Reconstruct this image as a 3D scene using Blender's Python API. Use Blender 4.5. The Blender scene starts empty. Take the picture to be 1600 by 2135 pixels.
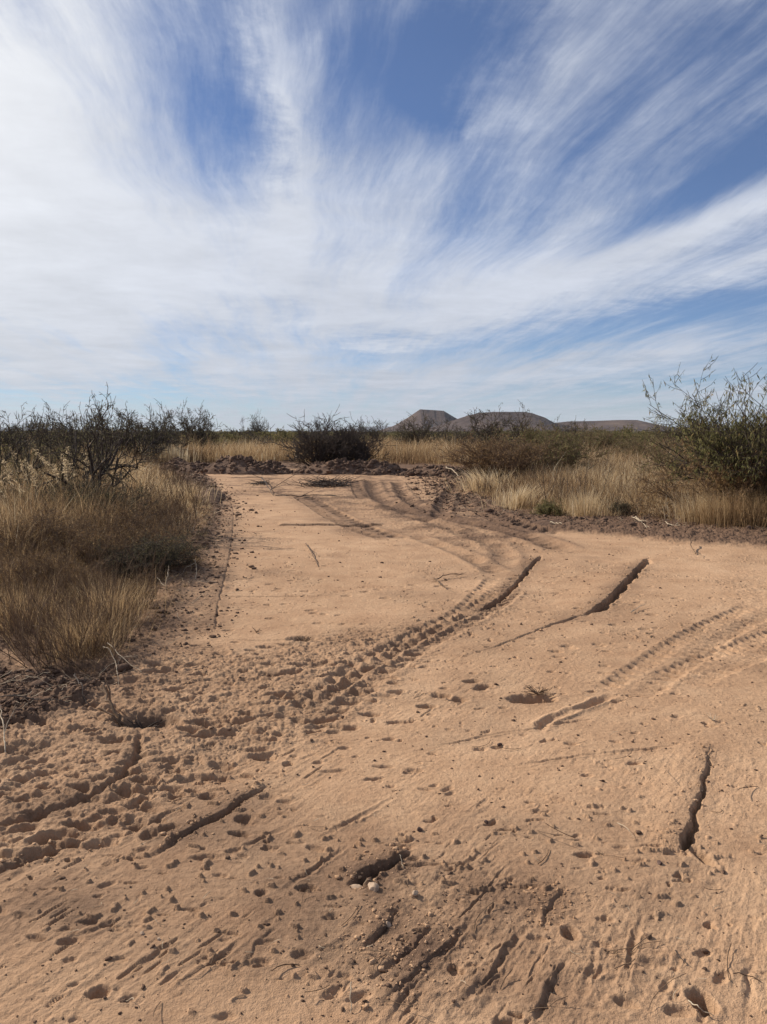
import bpy, math
import numpy as np
from math import radians as R, sin, cos, pi, atan2

# ------------------------------------------------------------------ camera, light, exposure
sc = bpy.context.scene
C = sc.collection
CAM_H = 1.6
HAZE = 2.4e-5
PITCH = math.atan((1067.5 - 900.0) / 1603.0)
cam = bpy.data.cameras.new("camera")
cam.sensor_fit = 'HORIZONTAL'; cam.sensor_width = 36.0; cam.lens = 36.0 * 1603.0 / 1600.0
cam.clip_start = 0.05; cam.clip_end = 80000.0
camo = bpy.data.objects.new("camera", cam); C.objects.link(camo)
camo.location = (0, 0, CAM_H); camo.rotation_euler = (pi / 2 - PITCH, 0, 0)
sc.camera = camo

SUN_EL = R(31.0); SUN_AZ = R(-58.0)      # azimuth from +Y, clockwise positive
sun = bpy.data.lights.new("sun", 'SUN'); sun.energy = 5.0; sun.angle = R(0.55); sun.color = (1.0, 0.92, 0.80)
suno = bpy.data.objects.new("sun", sun); C.objects.link(suno)
suno.rotation_euler = (pi / 2 - SUN_EL, 0, pi - SUN_AZ)
sc.view_settings.view_transform = 'Standard'; sc.view_settings.look = 'None'
sc.view_settings.exposure = 0.28; sc.view_settings.gamma = 1.0; sc.view_settings.use_curve_mapping = False


def ray(px, py):
    """direction in the world of a measured bearing in the photograph"""
    up = -(py - 1067.5); f = 1603.0
    v = np.array([px - 800.0, f * cos(PITCH) + up * sin(PITCH), up * cos(PITCH) - f * sin(PITCH)])
    return v / np.linalg.norm(v)


def G(px, py, z=0.0):
    v = ray(px, py); t = (z - CAM_H) / v[2]
    return np.array([v[0] * t, v[1] * t])


def bearing(px, D, py=1000.0):
    """ground point on the bearing of px at forward distance D"""
    v = ray(px, py); return np.array([v[0] / v[1] * D, D])


# ------------------------------------------------------------------ sky
world = bpy.data.worlds.new("World"); sc.world = world; world.use_nodes = True
nt = world.node_tree; nt.nodes.clear()
N = nt.nodes.new; L = nt.links.new


def wmath(op, a, b=None, c=None, clamp=False):
    n = N('ShaderNodeMath'); n.operation = op; n.use_clamp = clamp
    for i, v in enumerate((a, b, c)):
        if v is None: continue
        if isinstance(v, (int, float)): n.inputs[i].default_value = v
        else: L(v, n.inputs[i])
    return n.outputs[0]


wo = N('ShaderNodeOutputWorld')
sky = N('ShaderNodeTexSky'); sky.sky_type = 'NISHITA'; sky.sun_disc = False
sky.sun_elevation = SUN_EL; sky.sun_rotation = SUN_AZ
sky.altitude = 1300; sky.air_density = 1.0; sky.dust_density = 0.1; sky.ozone_density = 3.0
tc = N('ShaderNodeTexCoord'); sx = N('ShaderNodeSeparateXYZ'); L(tc.outputs['Generated'], sx.inputs[0])
X, Y, Z = sx.outputs
az = wmath('ARCTAN2', X, Y); el = wmath('ARCSINE', Z)
zc = wmath('ADD', wmath('MAXIMUM', Z, 0.0), 0.045)
pu = wmath('DIVIDE', X, zc); pv = wmath('DIVIDE', Y, zc)
VA = math.atan2(-170, 1603)                                   # the streaks of cirrus run this way
u = wmath('SUBTRACT', wmath('MULTIPLY', pu, cos(VA)), wmath('MULTIPLY', pv, sin(VA)))
v = wmath('ADD', wmath('MULTIPLY', pu, sin(VA)), wmath('MULTIPLY', pv, cos(VA)))


def comb(a, b, c=0.0):
    n = N('ShaderNodeCombineXYZ')
    for i, k in enumerate((a, b, c)):
        if isinstance(k, (int, float)): n.inputs[i].default_value = k
        else: L(k, n.inputs[i])
    return n.outputs[0]


def wnoise(vec, scale, detail=5, rough=0.5, dist=0.0):
    n = N('ShaderNodeTexNoise'); n.noise_dimensions = '3D'
    n.inputs['Scale'].default_value = scale; n.inputs['Detail'].default_value = detail
    n.inputs['Roughness'].default_value = rough; n.inputs['Distortion'].default_value = dist
    L(vec, n.inputs['Vector']); return n.outputs[0]


warp = wnoise(comb(u, v, 3.0), 0.55, 3, 0.5)
warp = wmath('SUBTRACT', warp, 0.5)
uw = wmath('ADD', u, wmath('MULTIPLY', warp, 0.4))
st1 = wnoise(comb(wmath('MULTIPLY', uw, 1.5), wmath('MULTIPLY', v, 0.16), 1.0), 1.45, 9, 0.66, 0.0)
st2 = wnoise(comb(wmath('MULTIPLY', uw, 4.0), wmath('MULTIPLY', v, 0.55), 7.0), 1.6, 12, 0.74, 0.0)
st3 = wnoise(comb(uw, v, 11.0), 1.4, 12, 0.70, 0.15)
st4 = wnoise(comb(wmath('MULTIPLY', uw, 10.0), wmath('MULTIPLY', v, 0.9), 15.0), 1.6, 10, 0.72, 0.0)
wis = wnoise(tc.outputs['Generated'], 5.0, 10, 0.68, 0.3)
cover = wmath('ADD', wmath('MULTIPLY', wmath('SUBTRACT', st1, 0.5), 2.3), 0.47)
cover = wmath('ADD', cover, wmath('MULTIPLY', wmath('SUBTRACT', st2, 0.5), 1.15))
cover = wmath('ADD', cover, wmath('MULTIPLY', wmath('SUBTRACT', st3, 0.5), 0.8))
cover = wmath('ADD', cover, wmath('MULTIPLY', wmath('SUBTRACT', wis, 0.5), 0.8))
cover = wmath('ADD', cover, wmath('MULTIPLY', wmath('SUBTRACT', st4, 0.5), 0.42))
# where the sky is clearer or thicker: (photo px, py, half width, half height, turn deg, amount)
BLOBS = [
    (400, 180, 210, 350, 12, -0.27), (440, 320, 120, 170, 10, -0.14), (900, 80, 200, 180, 0, -0.85), (900, 240, 60, 150, -52, -0.45),
    (1500, 370, 260, 70, -24, -0.85), (1590, 300, 120, 70, -30, -0.35), (1450, 90, 260, 90, -20, -0.30),
    (1430, 640, 330, 38, -10, -0.65), (1590, 690, 160, 40, -8, -0.40), (730, 725, 130, 40, 12, -0.42),
    (230, 835, 420, 22, 0, -0.50), (800, 850, 1100, 50, 0, 0.30), (1330, 805, 260, 22, -4, -0.35), (300, 60, 120, 120, 0, -0.2), (1200, 330, 300, 60, -32, -0.2),
    (600, 240, 55, 330, -3, 0.55), (690, 60, 50, 120, 25, 0.30), (40, 280, 240, 460, 12, 1.05), (150, 560, 620, 200, 0, 0.85),
    (560, 520, 240, 170, 0, 0.35), (1000, 270, 260, 55, -28, 0.30), (1330, 520, 420, 42, -17, 0.50),
    (1380, 400, 300, 30, -22, 0.28), (1050, 600, 480, 75, -12, 0.60), (1180, 90, 75, 150, 25, 0.22),
    (1400, 730, 420, 30, -5, 0.45), (900, 690, 200, 40, -20, 0.25), (400, 760, 600, 45, 2, 0.30), (1000, 790, 800, 45, 0, 0.35),
    (1590, 420, 160, 26, -22, 0.40), (1500, 560, 300, 28, -14, 0.3), (700, 480, 320, 160, 0, 0.28),
]
wz = wmath('SUBTRACT', st2, 0.5); wz2 = wmath('SUBTRACT', st3, 0.5)
azw = wmath('ADD', az, wmath('MULTIPLY', wz2, 0.14)); elw = wmath('ADD', el, wmath('MULTIPLY', wz2, 0.08))
vec2 = comb(azw, elw, 0.0)
for (px, py, rx, ry, rot, amp) in BLOBS:
    d = ray(px, py); a0 = atan2(d[0], d[1]); e0 = math.asin(d[2])
    m = N('ShaderNodeMapping'); m.vector_type = 'TEXTURE'
    m.inputs['Location'].default_value = (a0, e0, 0); m.inputs['Rotation'].default_value = (0, 0, -R(rot))
    m.inputs['Scale'].default_value = (rx / 1603 * 1.7, ry / 1603 * 1.7, 1); L(vec2, m.inputs['Vector'])
    g = N('ShaderNodeTexGradient'); g.gradient_type = 'QUADRATIC_SPHERE'; L(m.outputs[0], g.inputs[0])
    cover = wmath('MULTIPLY_ADD', g.outputs['Fac'], amp * 1.25, cover)
cr = N('ShaderNodeMapRange'); cr.interpolation_type = 'SMOOTHSTEP'
cr.inputs['From Min'].default_value = -0.25; cr.inputs['From Max'].default_value = 1.35
cr.inputs['To Min'].default_value = 0.05; cr.inputs['To Max'].default_value = 0.97
L(cover, cr.inputs['Value']); cov = cr.outputs[0]
# sunlit cloud, brighter towards the sun
dotn = N('ShaderNodeVectorMath'); dotn.operation = 'DOT_PRODUCT'; L(tc.outputs['Generated'], dotn.inputs[0])
dotn.inputs[1].default_value = (cos(SUN_EL) * sin(SUN_AZ), cos(SUN_EL) * cos(SUN_AZ), sin(SUN_EL))
glow = wmath('POWER', wmath('MAXIMUM', dotn.outputs['Value'], 0.0), 5.0)
cstr = wmath('ADD', 0.60, wmath('MULTIPLY', glow, 0.30))
cstr = wmath('ADD', cstr, wmath('MULTIPLY', wz2, 0.35))
low = N('ShaderNodeMapRange'); low.inputs['From Min'].default_value = 0.0; low.inputs['From Max'].default_value = 0.22
low.inputs['To Min'].default_value = 0.80; low.inputs['To Max'].default_value = 1.0; L(el, low.inputs['Value'])
cstr = wmath('MULTIPLY', cstr, low.outputs[0])
ccol = N('ShaderNodeMix'); ccol.data_type = 'RGBA'; L(glow, ccol.inputs[0])
ccol.inputs[6].default_value = (0.90, 0.955, 1.08, 1); ccol.inputs[7].default_value = (1.0, 0.98, 0.92, 1)
tin = N('ShaderNodeMix'); tin.data_type = 'RGBA'; tin.blend_type = 'MULTIPLY'; tin.inputs[0].default_value = 1.0
L(sky.outputs[0], tin.inputs[6]); tin.inputs[7].default_value = (0.73, 0.86, 1.08, 1)
b1 = N('ShaderNodeBackground'); L(tin.outputs[2], b1.inputs[0]); b1.inputs[1].default_value = 0.070
b2 = N('ShaderNodeBackground'); L(ccol.outputs[2], b2.inputs[0]); L(cstr, b2.inputs[1])
mx = N('ShaderNodeMixShader'); L(cov, mx.inputs[0]); L(b1.outputs[0], mx.inputs[1]); L(b2.outputs[0], mx.inputs[2])
L(mx.outputs[0], wo.inputs['Surface'])


# ------------------------------------------------------------------ numpy noise
_pr = np.random.RandomState(7)
PERM = _pr.permutation(4096).astype(np.int32)
GA = _pr.rand(4096).astype(np.float32) * 2 * np.pi
GX = np.cos(GA); GY = np.sin(GA)


def pnoise(x, y, seed=0):
    x = np.asarray(x, np.float32); y = np.asarray(y, np.float32)
    xi = np.floor(x); yi = np.floor(y); fx = x - xi; fy = y - yi
    xi = xi.astype(np.int32) + seed * 131; yi = yi.astype(np.int32) + seed * 57
    ux = fx * fx * fx * (fx * (fx * 6 - 15) + 10); uy = fy * fy * fy * (fy * (fy * 6 - 15) + 10)
    a0 = PERM[xi & 4095]; a1 = PERM[(xi + 1) & 4095]

    def g(a, yy, dx, dy):
        h = PERM[(a + yy) & 4095]; return GX[h] * dx + GY[h] * dy
    n00 = g(a0, yi, fx, fy); n10 = g(a1, yi, fx - 1, fy); n01 = g(a0, yi + 1, fx, fy - 1); n11 = g(a1, yi + 1, fx - 1, fy - 1)
    p = n00 + ux * (n10 - n00); q = n01 + ux * (n11 - n01)
    return (p + uy * (q - p)) * 1.5


def fbm(x, y, o=4, seed=0, gain=0.5):
    s = 0; a = 1.0; t = 0
    for i in range(o):
        s = s + a * pnoise(x, y, seed + i); t += a; a *= gain; x = x * 2.03 + 3.1; y = y * 2.03 + 1.7
    return s / t


def sstep(a, b, x):
    t = np.clip((x - a) / (b - a), 0, 1); return t * t * (3 - 2 * t)


def inpoly(x, y, P):
    P = np.asarray(P); r = np.zeros(np.shape(x), bool); j = len(P) - 1
    for i in range(len(P)):
        xi, yi = P[i]; xj, yj = P[j]
        c = ((yi > y) != (yj > y)) & (x < (xj - xi) * (y - yi) / (yj - yi + 1e-12) + xi)
        r ^= c; j = i
    return r


def polydist(x, y, P, closed=False):
    """unsigned distance, signed side, arc length along the polyline"""
    d = np.full(np.shape(x), 1e9, np.float32); s = np.zeros(np.shape(x), np.float32); sd = np.zeros(np.shape(x), np.float32)
    P = [np.asarray(p, float) for p in P]
    if closed: P = P + [P[0]]
    acc = 0.0
    for a, b in zip(P[:-1], P[1:]):
        e = b - a; Ln = math.hypot(*e) + 1e-9; ux, uy = e / Ln
        rx = x - a[0]; ry = y - a[1]
        t = np.clip(rx * ux + ry * uy, 0, Ln); dx = rx - t * ux; dy = ry - t * uy
        dd = np.sqrt(dx * dx + dy * dy); m = dd < d
        d = np.where(m, dd, d); s = np.where(m, acc + t, s); sd = np.where(m, ux * ry - uy * rx, sd)
        acc += Ln
    return d, np.sign(sd) * d, s, acc


def PP(lst): return [G(a, b) for a, b in lst]


def smooth_line(P, n=2):
    P = [np.asarray(p, float) for p in P]
    for _ in range(n):
        Q = [P[0]]
        for a, b in zip(P[:-1], P[1:]): Q += [a * .75 + b * .25, a * .25 + b * .75]
        Q.append(P[-1]); P = Q
    return P


# cleared ground (world outline measured off the photograph)
LEFT_EDGE = PP([(-700, 1330), (0, 1335), (60, 1392), (180, 1392), (250, 1362), (285, 1292), (328, 1238), (352, 1192), (385, 1138), (415, 1088), (425, 1045), (400, 1015), (372, 990), (348, 975)])
BACK_EDGE = PP([(470, 968), (620, 966), (800, 968), (955, 972)])
RIGHT_EDGE = PP([(968, 985), (985, 1030), (1050, 1062), (1130, 1078), (1300, 1082), (1440, 1080), (1600, 1102), (2100, 1150)])
CLEAR = LEFT_EDGE + BACK_EDGE + RIGHT_EDGE + [np.array([9., -6.]), np.array([-9., -6.]), np.array([-9., 4.])]

# ------------------------------------------------------------------ the ground sheet: polar grid round the viewer's feet
th = np.concatenate([np.linspace(-180, -36, 50)[:-1], np.linspace(-36, -31, 30)[:-1], np.linspace(-31, 31, 1500), np.linspace(31, 36, 30)[1:], np.linspace(36, 180, 50)[1:-1]])
th = np.radians(th)
rr = np.concatenate([[0.12, 0.4, 0.8, 1.2], np.exp(np.linspace(np.log(1.6), np.log(9.0), 900)), np.exp(np.linspace(np.log(9.0), np.log(46.0), 560))[1:],
                     np.exp(np.linspace(np.log(46.0), np.log(60000.0), 130))[1:]])
TT, RR = np.meshgrid(th, rr)
GXX = (RR * np.sin(TT)).astype(np.float32); GYY = (RR * np.cos(TT)).astype(np.float32)
H = np.zeros_like(GXX); DARKEN = np.zeros_like(GXX); ROUGH = np.zeros_like(GXX)
near_rows = int(np.searchsorted(rr, 46.0)); sl_near = slice(0, near_rows)
x = GXX[sl_near]; y = GYY[sl_near]

inside = inpoly(x, y, CLEAR)
dedge, _, _, _ = polydist(x, y, LEFT_EDGE + BACK_EDGE + RIGHT_EDGE)
sde = np.where(inside, dedge, -dedge)
dl, _, _, _ = polydist(x, y, LEFT_EDGE)
wob = fbm(x * 1.3, y * 1.3, 3, 5) * 0.45
VL = LEFT_EDGE + PP([(440, 995), (474, 1038), (458, 1090), (436, 1150), (418, 1220), (375, 1290), (310, 1365), (225, 1425), (180, 1470), (60, 1500), (-100, 1530), (-900, 1560)])
VR = RIGHT_EDGE + PP([(2100, 1195), (1600, 1148), (1400, 1132), (1250, 1117), (1100, 1106), (1050, 1086), (990, 1050), (958, 992)])
ir = inpoly(x, y, VL); dro, _, _, _ = polydist(x, y, VL, True)
verge_l = sstep(-0.12, 0.22, np.where(ir, dro, -dro) + wob * 0.5)
ir = inpoly(x, y, VR); dro, _, _, _ = polydist(x, y, VR, True)
verge_r = sstep(-0.15, 0.30, np.where(ir, dro, -dro) + wob * 0.6)
CURB = PP([(420, 1040), (474, 1038), (485, 1100), (478, 1160), (462, 1220), (449, 1270), (445, 1318), (330, 1360), (380, 1270), (418, 1150)])
ir = inpoly(x, y, CURB); dro, _, _, _ = polydist(x, y, CURB, True)
curbm = sstep(-0.12, 0.12, np.where(ir, dro, -dro) + wob * 0.2)
FGP = PP([(-300, 1790), (300, 1720), (700, 1700), (1060, 1700), (1420, 1760), (1520, 1850), (1500, 2300), (-300, 2300)])
ir = inpoly(x, y, FGP); dro, _, _, _ = polydist(x, y, FGP, True)
fgm = sstep(-0.2, 0.5, np.where(ir, dro, -dro) + wob * 1.0)
ROUGHPOLY = PP([(-300, 1500), (0, 1480), (150, 1420), (290, 1370), (360, 1335), (560, 1345), (760, 1300), (900, 1290), (1010, 1255), (1080, 1262), (960, 1330), (860, 1400), (780, 1480), (620, 1560), (420, 1625), (300, 1720), (150, 1760), (0, 1800), (-300, 1900)])
ir = inpoly(x, y, ROUGHPOLY); dro, _, _, _ = polydist(x, y, ROUGHPOLY, True)
rough_m = sstep(-0.15, 0.30, np.where(ir, dro, -dro) + wob * 0.6)
RP2 = PP([(690, 1790), (900, 1770), (1060, 1800), (1250, 1900), (1560, 1960), (1560, 2200), (700, 2200), (620, 2050), (760, 1930)])
ir = inpoly(x, y, RP2); dro, _, _, _ = polydist(x, y, RP2, True)
rough2 = sstep(-0.12, 0.2, np.where(ir, dro, -dro) + wob * 0.6) * 0.36
RP3 = PP([(1480, 1190), (1700, 1190), (1700, 1400), (1400, 1440), (1250, 1440), (1500, 1290)])
ir = inpoly(x, y, RP3); dro, _, _, _ = polydist(x, y, RP3, True)
rough3 = sstep(-0.2, 0.3, np.where(ir, dro, -dro) + wob * 0.6) * 0.35
RP4 = PP([(470, 990), (960, 990), (1000, 1060), (1110, 1110), (1130, 1150), (1000, 1150), (900, 1130), (760, 1080), (640, 1035), (470, 1035)])
ir = inpoly(x, y, RP4); dro, _, _, _ = polydist(x, y, RP4, True)
rough4 = sstep(-0.5, 0.6, np.where(ir, dro, -dro) + wob * 1.3)
verge_b = sstep(31.0, 35.0, y + wob * 3) * inside
patch = sstep(0.05, 0.35, fbm(x * 0.9 + 9, y * 0.9, 3, 31))
patch2 = sstep(-0.05, 0.3, fbm(x * 1.6 + 3, y * 1.6, 3, 77))

# gentle lie of the land
h = 0.030 * fbm(x * 0.22, y * 0.22, 2, 2) + 0.010 * fbm(x * 0.9, y * 0.9, 3, 3)
h += np.where(inside, 0, 1) * sstep(0, 1.5, dedge) * 0.08
# bladed smooth surface: fine crosswise scrapes and faint scuffs
h += 0.0028 * fbm(x * 2.2, y * 17.0, 4, 8) * (0.4 + patch)
h += 0.0035 * fbm(x * 9, y * 12, 4, 9, 0.6) * (0.3 + 0.7 * patch2)
sp = fbm(x * 8.0, y * 11.0, 3, 14, 0.6)
h -= 0.013 * sstep(0.36, 0.46, sp) * (.15 + patch2)                           # scattered pocks
sp = fbm(x * 16.0, y * 21.0, 2, 15, 0.6)
h += 0.012 * sstep(0.38, 0.50, sp) * (0.2 + patch * .8)
sp = fbm(x * 5.0 + 4, y * 19.0, 3, 17, 0.6)
h -= 0.010 * sstep(0.38, 0.46, sp) * patch
dv = PP([(265, 1797), (578, 1624)]); dv = dv[1] - dv[0]; dv /= np.hypot(*dv)
al = x * dv[0] + y * dv[1]; ac = -x * dv[1] + y * dv[0]
fgz = sstep(6.5, 3.5, y) + .35
sk = fbm(al * 3.2, ac * 20.0, 4, 170, .6); sk2 = fbm(al * 7 + 3, ac * 34.0, 3, 175, .6)
pm = sstep(-.1, .3, fbm(x * 1.1 + 20, y * 1.1, 3, 180))
h += fgz * (.0030 * sk * (.2 + pm) * sstep(1.3, .2, x) + .0022 * sk2 * (.4 + pm)) - fgz * .007 * sstep(.28, .40, sk) * pm * sstep(1.0, .1, x)
h += curbm * (.012 * fbm(x * 4, y * 16, 3, 18) + .012 * fbm(x * 14, y * 14, 3, 19))             # crumbs
# churned places
ch = fbm(x * 2.6, y * 4.6, 5, 20, 0.55)
ch2 = np.abs(fbm(x * 3.4 + 0.4 * ch, y * 5.6, 4, 26, 0.55))
rgh = np.clip(rough_m + rough2, 0, 1)
h += rgh * (0.012 * ch + 0.006 * ch2 - 0.003 + 0.018 * fbm(x * 5.0, y * 10, 5, 33, .62) + .016 * np.abs(fbm(x * 9, y * 16, 4, 36, .6)))
fr = fbm(x * 12, y * 16, 3, 40, 0.6)
h += (rgh * 0.016 + rough3 * 0.024 + rough4 * 0.02) * fr + (rgh * .008 + verge_l * .012 + verge_r * .012) * fbm(x * 30, y * 34, 2, 43, .6)
h += rough4 * 0.035 * fbm(x * 1.5, y * 3.0, 4, 45)
h += rough3 * 0.02 * np.abs(fbm(x * 5, y * 6, 3, 46))
cl = fbm(x * 5.5, y * 6.5, 5, 50, 0.62)
cl2 = np.abs(fbm(x * 2.7, y * 3.2, 5, 57, 0.6))
h += (verge_l * 0.7 + verge_r) * (0.055 * cl + 0.05 * cl2) + verge_l * 0.02 + verge_r * 0.05
h += verge_b * 0.10 * np.abs(fbm(x * 1.4, y * 1.8, 5, 64, .6))
h += np.where(inside, 0, 0.05 * fbm(x * 2.5, y * 2.5, 4, 70))
H[sl_near] = h
DARKEN[sl_near] = np.clip(verge_l * 0.80 + verge_r * 0.95 + verge_b + rgh * 0.22 + rough4 * 0.42 * (0.3 + patch2) + .16 * patch + fgm * (.18 + .30 * sstep(0, .35, fbm(x * 1.9, y * 1.9, 4, 190))) + .22 * sstep(.1, .4, fbm(x * .8 + 40, y * 1.1, 4, 195)) + curbm * .22 + 0.8 * (~inside), 0, 1)  # holds damp verge and foreground soil; grooves and pits darken it further
ROUGH[sl_near] = np.clip(verge_l + verge_r + verge_b + rgh * .8 + rough4 * .6 + rough3, 0, 1)


def win(xmin, xmax, ymin, ymax):
    """index window of the grid that covers a box of ground"""
    cs = np.array([[xmin, ymin], [xmin, ymax], [xmax, ymin], [xmax, ymax]])
    dx = max(xmin, 0, -xmax); dy = max(ymin, 0.0)
    rmin = math.hypot(max(0, xmin, -xmax), dy); rmax = np.hypot(cs[:, 0], cs[:, 1]).max()
    a = np.arctan2(cs[:, 0], cs[:, 1])
    i0, i1 = np.searchsorted(rr, rmin), np.searchsorted(rr, rmax) + 1
    j0, j1 = np.searchsorted(th, a.min()), np.searchsorted(th, a.max()) + 1
    return slice(max(i0 - 1, 0), i1), slice(max(j0 - 1, 0), j1)


def rut(pts, prof, pad=0.6, darken=0.0, mw=0.15, taper=0.25):
    """run a cross-profile prof(signed distance, arc length) along a line on the ground; signed distance > 0 is left of the line"""
    P = smooth_line(PP(pts))
    A = np.array(P); w = win(A[:, 0].min() - pad, A[:, 0].max() + pad, A[:, 1].min() - pad, A[:, 1].max() + pad)
    gx = GXX[w]; gy = GYY[w]
    wx = gx + 0.02 * fbm(gx * 6, gy * 6, 3, 90) + .010 * fbm(gx * 28, gy * 28, 3, 91); wy = gy + 0.02 * fbm(gx * 6 + 9, gy * 6, 3, 95) + .010 * fbm(gx * 28 + 3, gy * 28, 3, 96)
    d, sd, s, T = polydist(wx, wy, P)
    end = sstep(0, taper, s) * sstep(T, T - taper, s)
    H[w] += prof(sd, s / T, s) * end * (d < pad)
    if darken: DARKEN[w] = np.clip(DARKEN[w] + darken * np.exp(-(d / mw) ** 2) * end, 0, 1)  # darkens the soil colour along the line


def vgroove(width, depth, lip=0.3, var=0.4):
    def f(sd, t, s):
        k = 1 + var * np.sin(s * 7.1 + 1.3) * np.sin(s * 2.3)
        w = width
        k = k * (0.35 + 1.0 * np.clip(fbm(s * 6.0, s * 0 + 2.0, 3, 150) + .45, 0, 1)); return -depth * k * np.exp(-(sd / w) ** 2) + depth * lip * (np.exp(-((np.abs(sd) - 1.7 * w) / (0.6 * w)) ** 2))
    return f


def bank(drop, width, ramp=0.5, left=False, w0=1.0, w1=1.0):
    """a blade cut: the ground rises softly to the lip, then falls steeply into a narrow slot and climbs out again"""
    def f(sd, t, s):
        q = sd if left else -sd
        k = 0.75 + 0.6 * np.clip(fbm(s * 3.0, s * 0 + 5.0, 2, 130) + .5, 0, 1)
        m = w0 + (w1 - w0) * t; w = width * m * (0.45 + 1.1 * np.clip(fbm(s * 4.0, s * 0 + 9.0, 3, 140) + .5, 0, 1))
        up = sstep(ramp, 0.0, q) * (q >= 0) + sstep(-.02, 0.0, q) * (q < 0)
        dn = -sstep(0.004, -.022, q) * sstep(-w * 1.15, -w * 0.30, q)
        return k * m * (drop * 0.25 * up + drop * 0.80 * dn)
    return f


def lugs(width, depth, period, slant=0.6, edge=0.12):
    def f(sd, t, s):
        band = sstep(width * .5 + .04, width * .5 - .02, np.abs(sd))
        ph = 2 * np.pi * (s + slant * np.abs(sd)) / period
        wv = 0.5 + 0.5 * np.sin(ph); wv = wv ** 1.5
        brk = 0.35 + 1.1 * np.clip(fbm(sd * 5, s * 3, 3, 101) + .35, 0, 1)
        return band * (-0.25 * depth - depth * wv * brk * sstep(0.02, 0.10, np.abs(sd))) + edge * depth * np.exp(-((np.abs(sd) - width * .56) / 0.05) ** 2)
    return f


# the two long curved wheel cuts in the middle of the pad
rut([(1128, 1157), (1100, 1184), (1078, 1210), (1055, 1232), (1020, 1256), (990, 1273)], bank(0.075, 0.062, 0.45, w0=.8), .8, .35, .12, .5)
rut([(1052, 1200), (1030, 1232), (990, 1273), (930, 1306), (850, 1348), (760, 1402), (700, 1450), (640, 1490), (600, 1520)], lugs(0.34, 0.034, 0.155, 0.5), .7, .15, .2)
rut([(990, 1273), (930, 1300), (850, 1345), (760, 1396), (690, 1445), (640, 1480)], vgroove(.040, .026, .5, .8), .5)
rut([(1350, 1162), (1322, 1190), (1300, 1214), (1272, 1244), (1245, 1266), (1205, 1283)], bank(0.090, 0.085, 0.5), .9, .35, .14, .5)
rut([(1222, 1278), (1190, 1287), (1140, 1303), (1080, 1330), (1010, 1355), (960, 1372)], bank(0.030, 0.03, 0.3, w1=.4), .6, .15)
rut([(1060, 1225), (1035, 1250), (1000, 1273)], lugs(0.3, 0.05, 0.13), .6)
# lug prints on the right
rut([(1600, 1262), (1540, 1292), (1480, 1322), (1420, 1362), (1330, 1425), (1290, 1452)], lugs(0.34, 0.030, 0.11, 0.2), .7, .15, .2)
rut([(1700, 1300), (1600, 1345), (1500, 1380), (1400, 1425)], lugs(0.34, 0.022, 0.10, 0.25), .7)
rut([(1290, 1448), (1240, 1470), (1195, 1485), (1145, 1503), (1115, 1530)], vgroove(.028, .030, .4, 1.0), .4)
# the deep slot with its bank, right foreground
rut([(1480, 1553), (1471, 1600), (1458, 1650), (1440, 1700), (1424, 1745), (1416, 1778)], bank(0.075, 0.040, 0.25, left=False, w0=.22, w1=1.15), .6, .3, .06, .06)
rut([(1480, 1553), (1540, 1560), (1620, 1562)], bank(0.010, 0.02, .1, left=True), .3)
rut([(1505, 1505), (1560, 1512), (1640, 1523)], bank(0.010, 0.02, .1, left=True), .3)
# left foreground
rut([(578, 1624), (545, 1641), (500, 1668), (470, 1688), (430, 1710), (380, 1740), (330, 1772), (265, 1797)], bank(0.040, 0.030, 0.22), .6, .3, .08)
rut([(240, 1728), (190, 1742), (130, 1765), (80, 1782), (0, 1808), (-120, 1845)], bank(0.042, 0.030, 0.25), .6, .3, .08)
rut([(290, 1515), (278, 1560), (262, 1600), (240, 1622), (180, 1655), (60, 1700), (-60, 1730)], bank(0.035, 0.05, 0.28), .6, .2, .1)
rut([(130, 2068), (80, 2078), (30, 2085), (0, 2100)], bank(0.05, 0.035, 0.1), .4, .3, .06)
rut([(190, 1768), (180, 1785), (160, 1795)], vgroove(.012, .02), .3)
# foreground trenches and scrapes in the middle
rut([(855, 1762), (828, 1780), (795, 1802), (762, 1820), (718, 1838)], bank(0.070, 0.044, 0.12, w0=.7), .6, .5, .1, .07)
rut([(825, 1882), (812, 1912), (790, 1945), (760, 1968), (728, 1988)], bank(0.045, 0.022, 0.10), .5, .4, .06, .15)
rut([(930, 1900), (880, 1945), (830, 1998), (780, 2020), (740, 2050)], bank(0.024, 0.018, 0.10), .5, .3, .06, .15)
rut([(960, 1940), (900, 1990), (860, 2030), (810, 2075), (770, 2110)], bank(0.022, 0.018, 0.10), .5, .3, .06, .15)
rut([(905, 2010), (860, 2060), (820, 2100), (780, 2140)], bank(0.020, 0.018, 0.10), .5, .3, .06, .15)
rut([(1178, 1845), (1150, 1880), (1120, 1930)], bank(0.026, 0.020, 0.10), .5, .3, .05, .08)
rut([(1100, 1955), (1060, 1990), (1000, 2040), (960, 2075), (920, 2110)], bank(0.014, 0.018, 0.12), .5, .2, .05, .1)
rut([(1180, 1995), (1155, 2040), (1130, 2090), (1105, 2135)], bank(0.028, 0.018, 0.10), .5, .3, .05, .08)
rut([(1050, 2018), (1020, 2040), (985, 2078)], bank(0.024, 0.018, 0.08), .4, .3, .05, .08)
rut([(1580, 1950), (1560, 2010), (1545, 2080), (1530, 2160)], bank(0.010, 0.03, 0.10), .4)
rut([(585, 1925), (540, 1960), (500, 2010), (480, 2030)], bank(0.014, 0.018, 0.10), .4, .2, .05, .08)
rut([(800, 1870), (700, 1990), (560, 2110)], vgroove(.02, .006), .3)
rut([(1230, 2010), (1300, 2015), (1390, 2010), (1460, 2040)], vgroove(.02, .018, .6, .9), .3, .2)
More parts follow.
